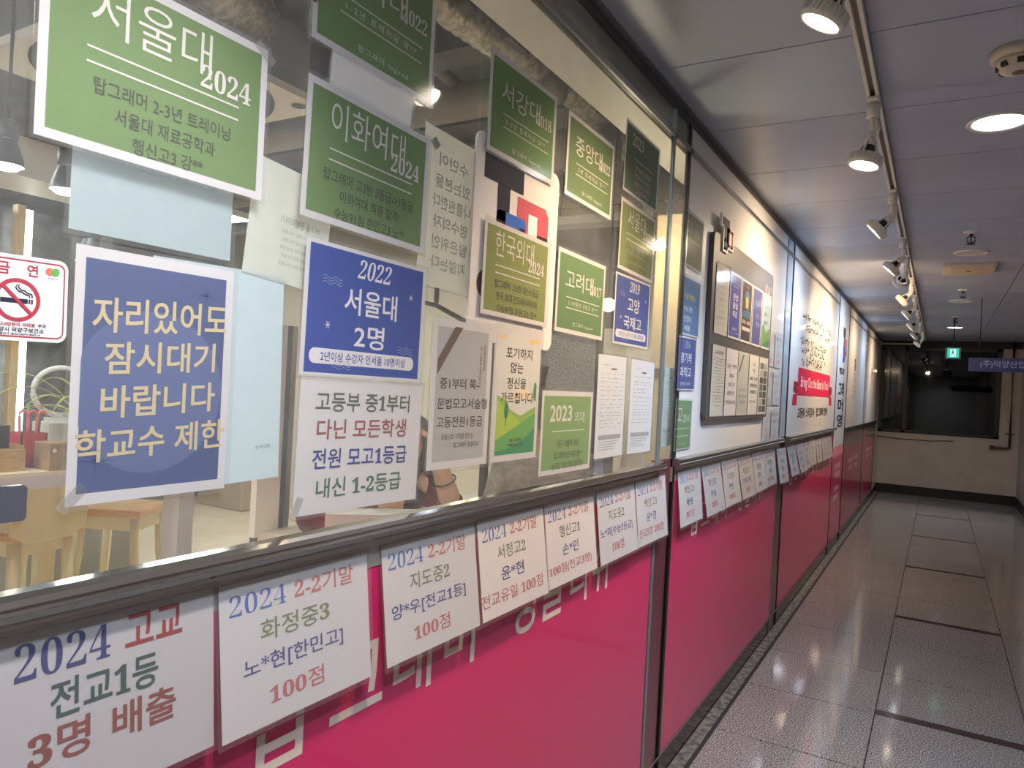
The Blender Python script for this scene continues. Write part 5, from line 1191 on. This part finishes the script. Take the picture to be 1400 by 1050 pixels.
SKIN = mat('skin', (214, 170, 138), 0.5); HAIR = mat('dark_hair', (36, 28, 26), 0.45)
def person(base, face, label, top_mat, leg_mat, P, hair_len, hand_fist=True):
    """seated figure in its own frame: x = the figure's left (picture right when it faces us), y = forward, z up"""
    f = Vector((face[0], face[1], 0)).normalized(); l = Vector((-f.y, f.x, 0)); 
    Mx = Matrix((( l.x, f.x, 0, base[0]), (l.y, f.y, 0, base[1]), (0, 0, 1, base[2]), (0, 0, 0, 1)))
    root = empty('person', base, label, 'person')
    def W(p): return tuple(Mx @ Vector(p) - Vector(base))
    H = Vector(P['head'])
    V = []; E = []
    def v(p, r, prev=None):
        V.append((W(p), r if isinstance(r, tuple) else (r, r))); i = len(V) - 1
        if prev is not None: E.append((prev, i))
        return i
    pel = v(P['pelvis'], (0.15, 0.11)); wa = v(P['waist'], (0.13, 0.10), pel); ch = v(P['chest'], (0.15, 0.105), wa); nk = v(P['neck'], 0.05, ch)
    hd0 = v(H + Vector((0, 0.0, -0.06)), (0.062, 0.07), nk); hd1 = v(H + Vector((0, 0, 0.03)), (0.078, 0.092), hd0); v(H + Vector((0, -0.01, 0.10)), (0.055, 0.065), hd1)
    for side in ('l', 'r'):
        sh = v(P[side + 'sh'], 0.055, ch); el = v(P[side + 'el'], 0.05, sh); mid = v((Vector(P[side + 'el']) * 0.45 + Vector(P[side + 'wr']) * 0.55), 0.043, el); wr = v(P[side + 'wr'], 0.033, mid)
        hp = Vector(P[side + 'hand']); w0 = Vector(P[side + 'wr']); d = (hp - w0).normalized(); n = Vector(P[side + 'across']).normalized(); cn = d.cross(n)
        pm = v(w0 + d * 0.05, (0.034, 0.018), wr)
        for k in range(4):
            a = (k - 1.5) * 0.019; ln = (0.062, 0.072, 0.068, 0.052)[k]
            p1 = v(w0 + d * 0.09 + n * a, 0.0095, pm); p2 = v(w0 + d * (0.09 + ln * 0.55) + n * a * 1.05 + cn * 0.012, 0.0085, p1); v(w0 + d * (0.09 + ln * 0.9) + n * a + cn * 0.032, 0.007, p2)
        t1 = v(w0 + d * 0.03 - n * 0.032, 0.011, pm); v(w0 + d * 0.075 - n * 0.052 + cn * 0.012, 0.0085, t1)
    for sx, kn, ft in ((1, P['lkn'], P['lft']), (-1, P['rkn'], P['rft'])):
        hip = v((P['pelvis'][0] + sx * 0.09, P['pelvis'][1] + 0.03, P['pelvis'][2] - 0.02), 0.085, pel); k_ = v(kn, 0.058, hip); c_ = v((Vector(kn) * 0.6 + Vector(ft) * 0.4), 0.05, k_); a_ = v(ft, 0.035, c_); v(Vector(ft) + Vector((0, 0.13, -0.03)), (0.035, 0.025), a_)
    body = skin_mesh('body', V, E, SKIN, root)
    # face
    m = MB()
    def FW(dx, dy, dz): return Vector(W(H + Vector((dx, dy, dz))))
    for sx in (-1, 1):
        c = FW(sx * 0.032, 0.082, 0.02); m.lathe([(0.0005, -0.008), (0.008, 0), (0.0005, 0.008)], mat('eye_dark', (40, 32, 30), 0.2), 10, Matrix.Translation(c))
    c = FW(0, 0.098, -0.01); m.lathe([(0.016, -0.02), (0.013, 0.0), (0.004, 0.03)], SKIN, 10, Matrix.Translation(c))
    c = FW(0, 0.086, -0.052); m.lathe([(0.0005, -0.006), (0.02, 0), (0.0005, 0.006)], mat('lips', (178, 104, 96), 0.5), 12, Matrix.Translation(c))
    for sx in (-1, 1):
        c = FW(sx * 0.082, 0.0, 0.0); m.lathe([(0.0005, -0.03), (0.016, 0), (0.0005, 0.03)], SKIN, 10, Matrix.Translation(c))
    m.build('face_features', root)
    hv = [(W(H + Vector((0, -0.02, 0.06))), (0.095, 0.10)), (W(H + Vector((0, -0.035, 0.0))), (0.098, 0.085)), (W(H + Vector((0, -0.05, -0.10))), (0.09, 0.06)), (W(H + Vector((0, -0.06, -0.10 - hair_len))), (0.07, 0.04)), (W(H + Vector((0, 0.02, 0.105))), (0.07, 0.05))]
    he = [(0, 1), (1, 2), (2, 3), (0, 4)]
    if hair_len > 0.1:
        for sx in (-1, 1):
            n0 = len(hv); q = 0.6 if sx > 0 else 1.0
            hv += [(W(H + Vector((sx * 0.085, 0.02, 0.0))), (0.02, 0.04)), (W(H + Vector((sx * 0.092, 0.01, -0.12 * q))), (0.02, 0.03)), (W(H + Vector((sx * 0.09, 0.02, -0.24 * q))), (0.012, 0.02))]; he += [(0, n0), (n0, n0 + 1), (n0 + 1, n0 + 2)]
    skin_mesh('hair', hv, he, HAIR, root)
    # top with sleeves
    g = 0.016
    T = [(W(P['pelvis']), (0.165, 0.125)), (W(P['waist']), (0.15 * P.get('wide', 1), 0.118)), (W(P['chest']), (0.165 * P.get('wide', 1), 0.122)), (W(Vector(P['neck']) * 0.75 + Vector(P['chest']) * 0.25), (0.075, 0.07))]
    e = [(0, 1), (1, 2), (2, 3)]
    for side in ('l', 'r'):
        S, El, Wr = (Vector(P[side + k]) for k in ('sh', 'el', 'wr'))
        n0 = len(T); T += [(W(S), 0.075), (W(S * 0.5 + El * 0.5), 0.066), (W(El), 0.06)]; e += [(2, n0), (n0, n0 + 1), (n0 + 1, n0 + 2)]
        stop = P.get(side + 'cuff', 0.9)
        T += [(W(El * (1 - stop) + Wr * stop), 0.06 if stop < 0.5 else 0.045)]; e += [(n0 + 2, n0 + 3)]
    T = [(a, b if isinstance(b, tuple) else (b, b)) for a, b in T]
    skin_mesh('shirt', T, e, top_mat, root)
    T = [(W(P['pelvis']), (0.165, 0.125))]; e = []
    for sx, kn, ft in ((1, P['lkn'], P['lft']), (-1, P['rkn'], P['rft'])):
        n0 = len(T); T += [(W((P['pelvis'][0] + sx * 0.09, P['pelvis'][1] + 0.03, P['pelvis'][2] - 0.02)), (0.1, 0.1)), (W(kn), (0.072, 0.072)), (W(Vector(kn) * 0.1 + Vector(ft) * 0.9), (0.055, 0.055))]; e += [(0, n0), (n0, n0 + 1), (n0 + 1, n0 + 2)]
    skin_mesh('trousers', T, e, leg_mat, root)
    return root, W

MAROON = noise_mat('maroon_cloth', (92, 22, 36), (124, 36, 50), 14, 0.8); GREYC = noise_mat('grey_knit', (158, 150, 138), (180, 172, 160), 40, 0.9, bump=0.3); JEANS = mat('dark_trousers', (52, 54, 66), 0.8)
f1 = (0.65, -0.76)
# figure one, maroon top, elbow on the desk, cheek on the raised hand
B1 = (-1.12, 2.30, 0.0)
P1 = dict(pelvis=(0, -0.12, 0.66), waist=(0, -0.06, 0.80), chest=(0.02, 0.0, 0.96), neck=(0.06, 0.05, 1.06), head=(0.10, 0.10, 1.20),
          lsh=(0.185, 0.03, 1.05), lel=(0.29, 0.16, 0.945), lwr=(0.225, 0.19, 1.12), lhand=(0.19, 0.15, 1.22), lacross=(0, 1, 0.1), lcuff=0.30,
          rsh=(-0.16, 0.03, 0.97), rel=(-0.27, 0.22, 0.90), rwr=(-0.08, 0.34, 0.885), rhand=(0.02, 0.38, 0.885), racross=(0, 1, 0), rcuff=0.97,
          lkn=(0.12, 0.30, 0.62), lft=(0.12, 0.26, 0.30), rkn=(-0.12, 0.30, 0.62), rft=(-0.12, 0.26, 0.30))
p1, W1 = person(B1, f1, 'seated person in a maroon top with a thin dark bracelet on the raised forearm', MAROON, JEANS, P1, 0.22)
m = MB(); e_, w_ = Vector(W1(P1['lel'])), Vector(W1(P1['lwr'])); c = e_.lerp(w_, 0.62); ax = (w_ - e_).normalized()
u_ = ax.orthogonal().normalized(); v_ = ax.cross(u_)
m.tube([c + (u_ * math.cos(2 * PI * k / 24) + v_ * math.sin(2 * PI * k / 24)) * 0.046 + ax * 0.006 * math.sin(2 * PI * k / 24) for k in range(25)], 0.0035, BLACK, 6); m.build('bracelet', p1)
f2 = (0.35, -0.94)
B2 = (-0.63, 2.83, 0.0)
P2 = dict(pelvis=(0, -0.06, 0.66), waist=(0, -0.03, 0.84), chest=(0, 0.0, 1.06), neck=(-0.06, 0.03, 1.19), head=(-0.10, 0.08, 1.33),
          lsh=(0.18, 0.0, 1.10), lel=(0.22, 0.06, 0.86), lwr=(0.06, 0.22, 0.885), lhand=(-0.02, 0.26, 0.885), lacross=(0, 1, 0),
          rsh=(-0.18, 0.02, 1.10), rel=(-0.22, 0.08, 0.86), rwr=(-0.08, 0.24, 0.885), rhand=(0.0, 0.28, 0.885), racross=(0, 1, 0),
          lkn=(0.11, 0.34, 0.62), lft=(0.11, 0.30, 0.30), rkn=(-0.11, 0.34, 0.62), rft=(-0.11, 0.30, 0.30), wide=1.05)
person(B2, f2, 'seated person in a grey knit top, mostly hidden behind the hills notice', GREYC, JEANS, P2, 0.03)
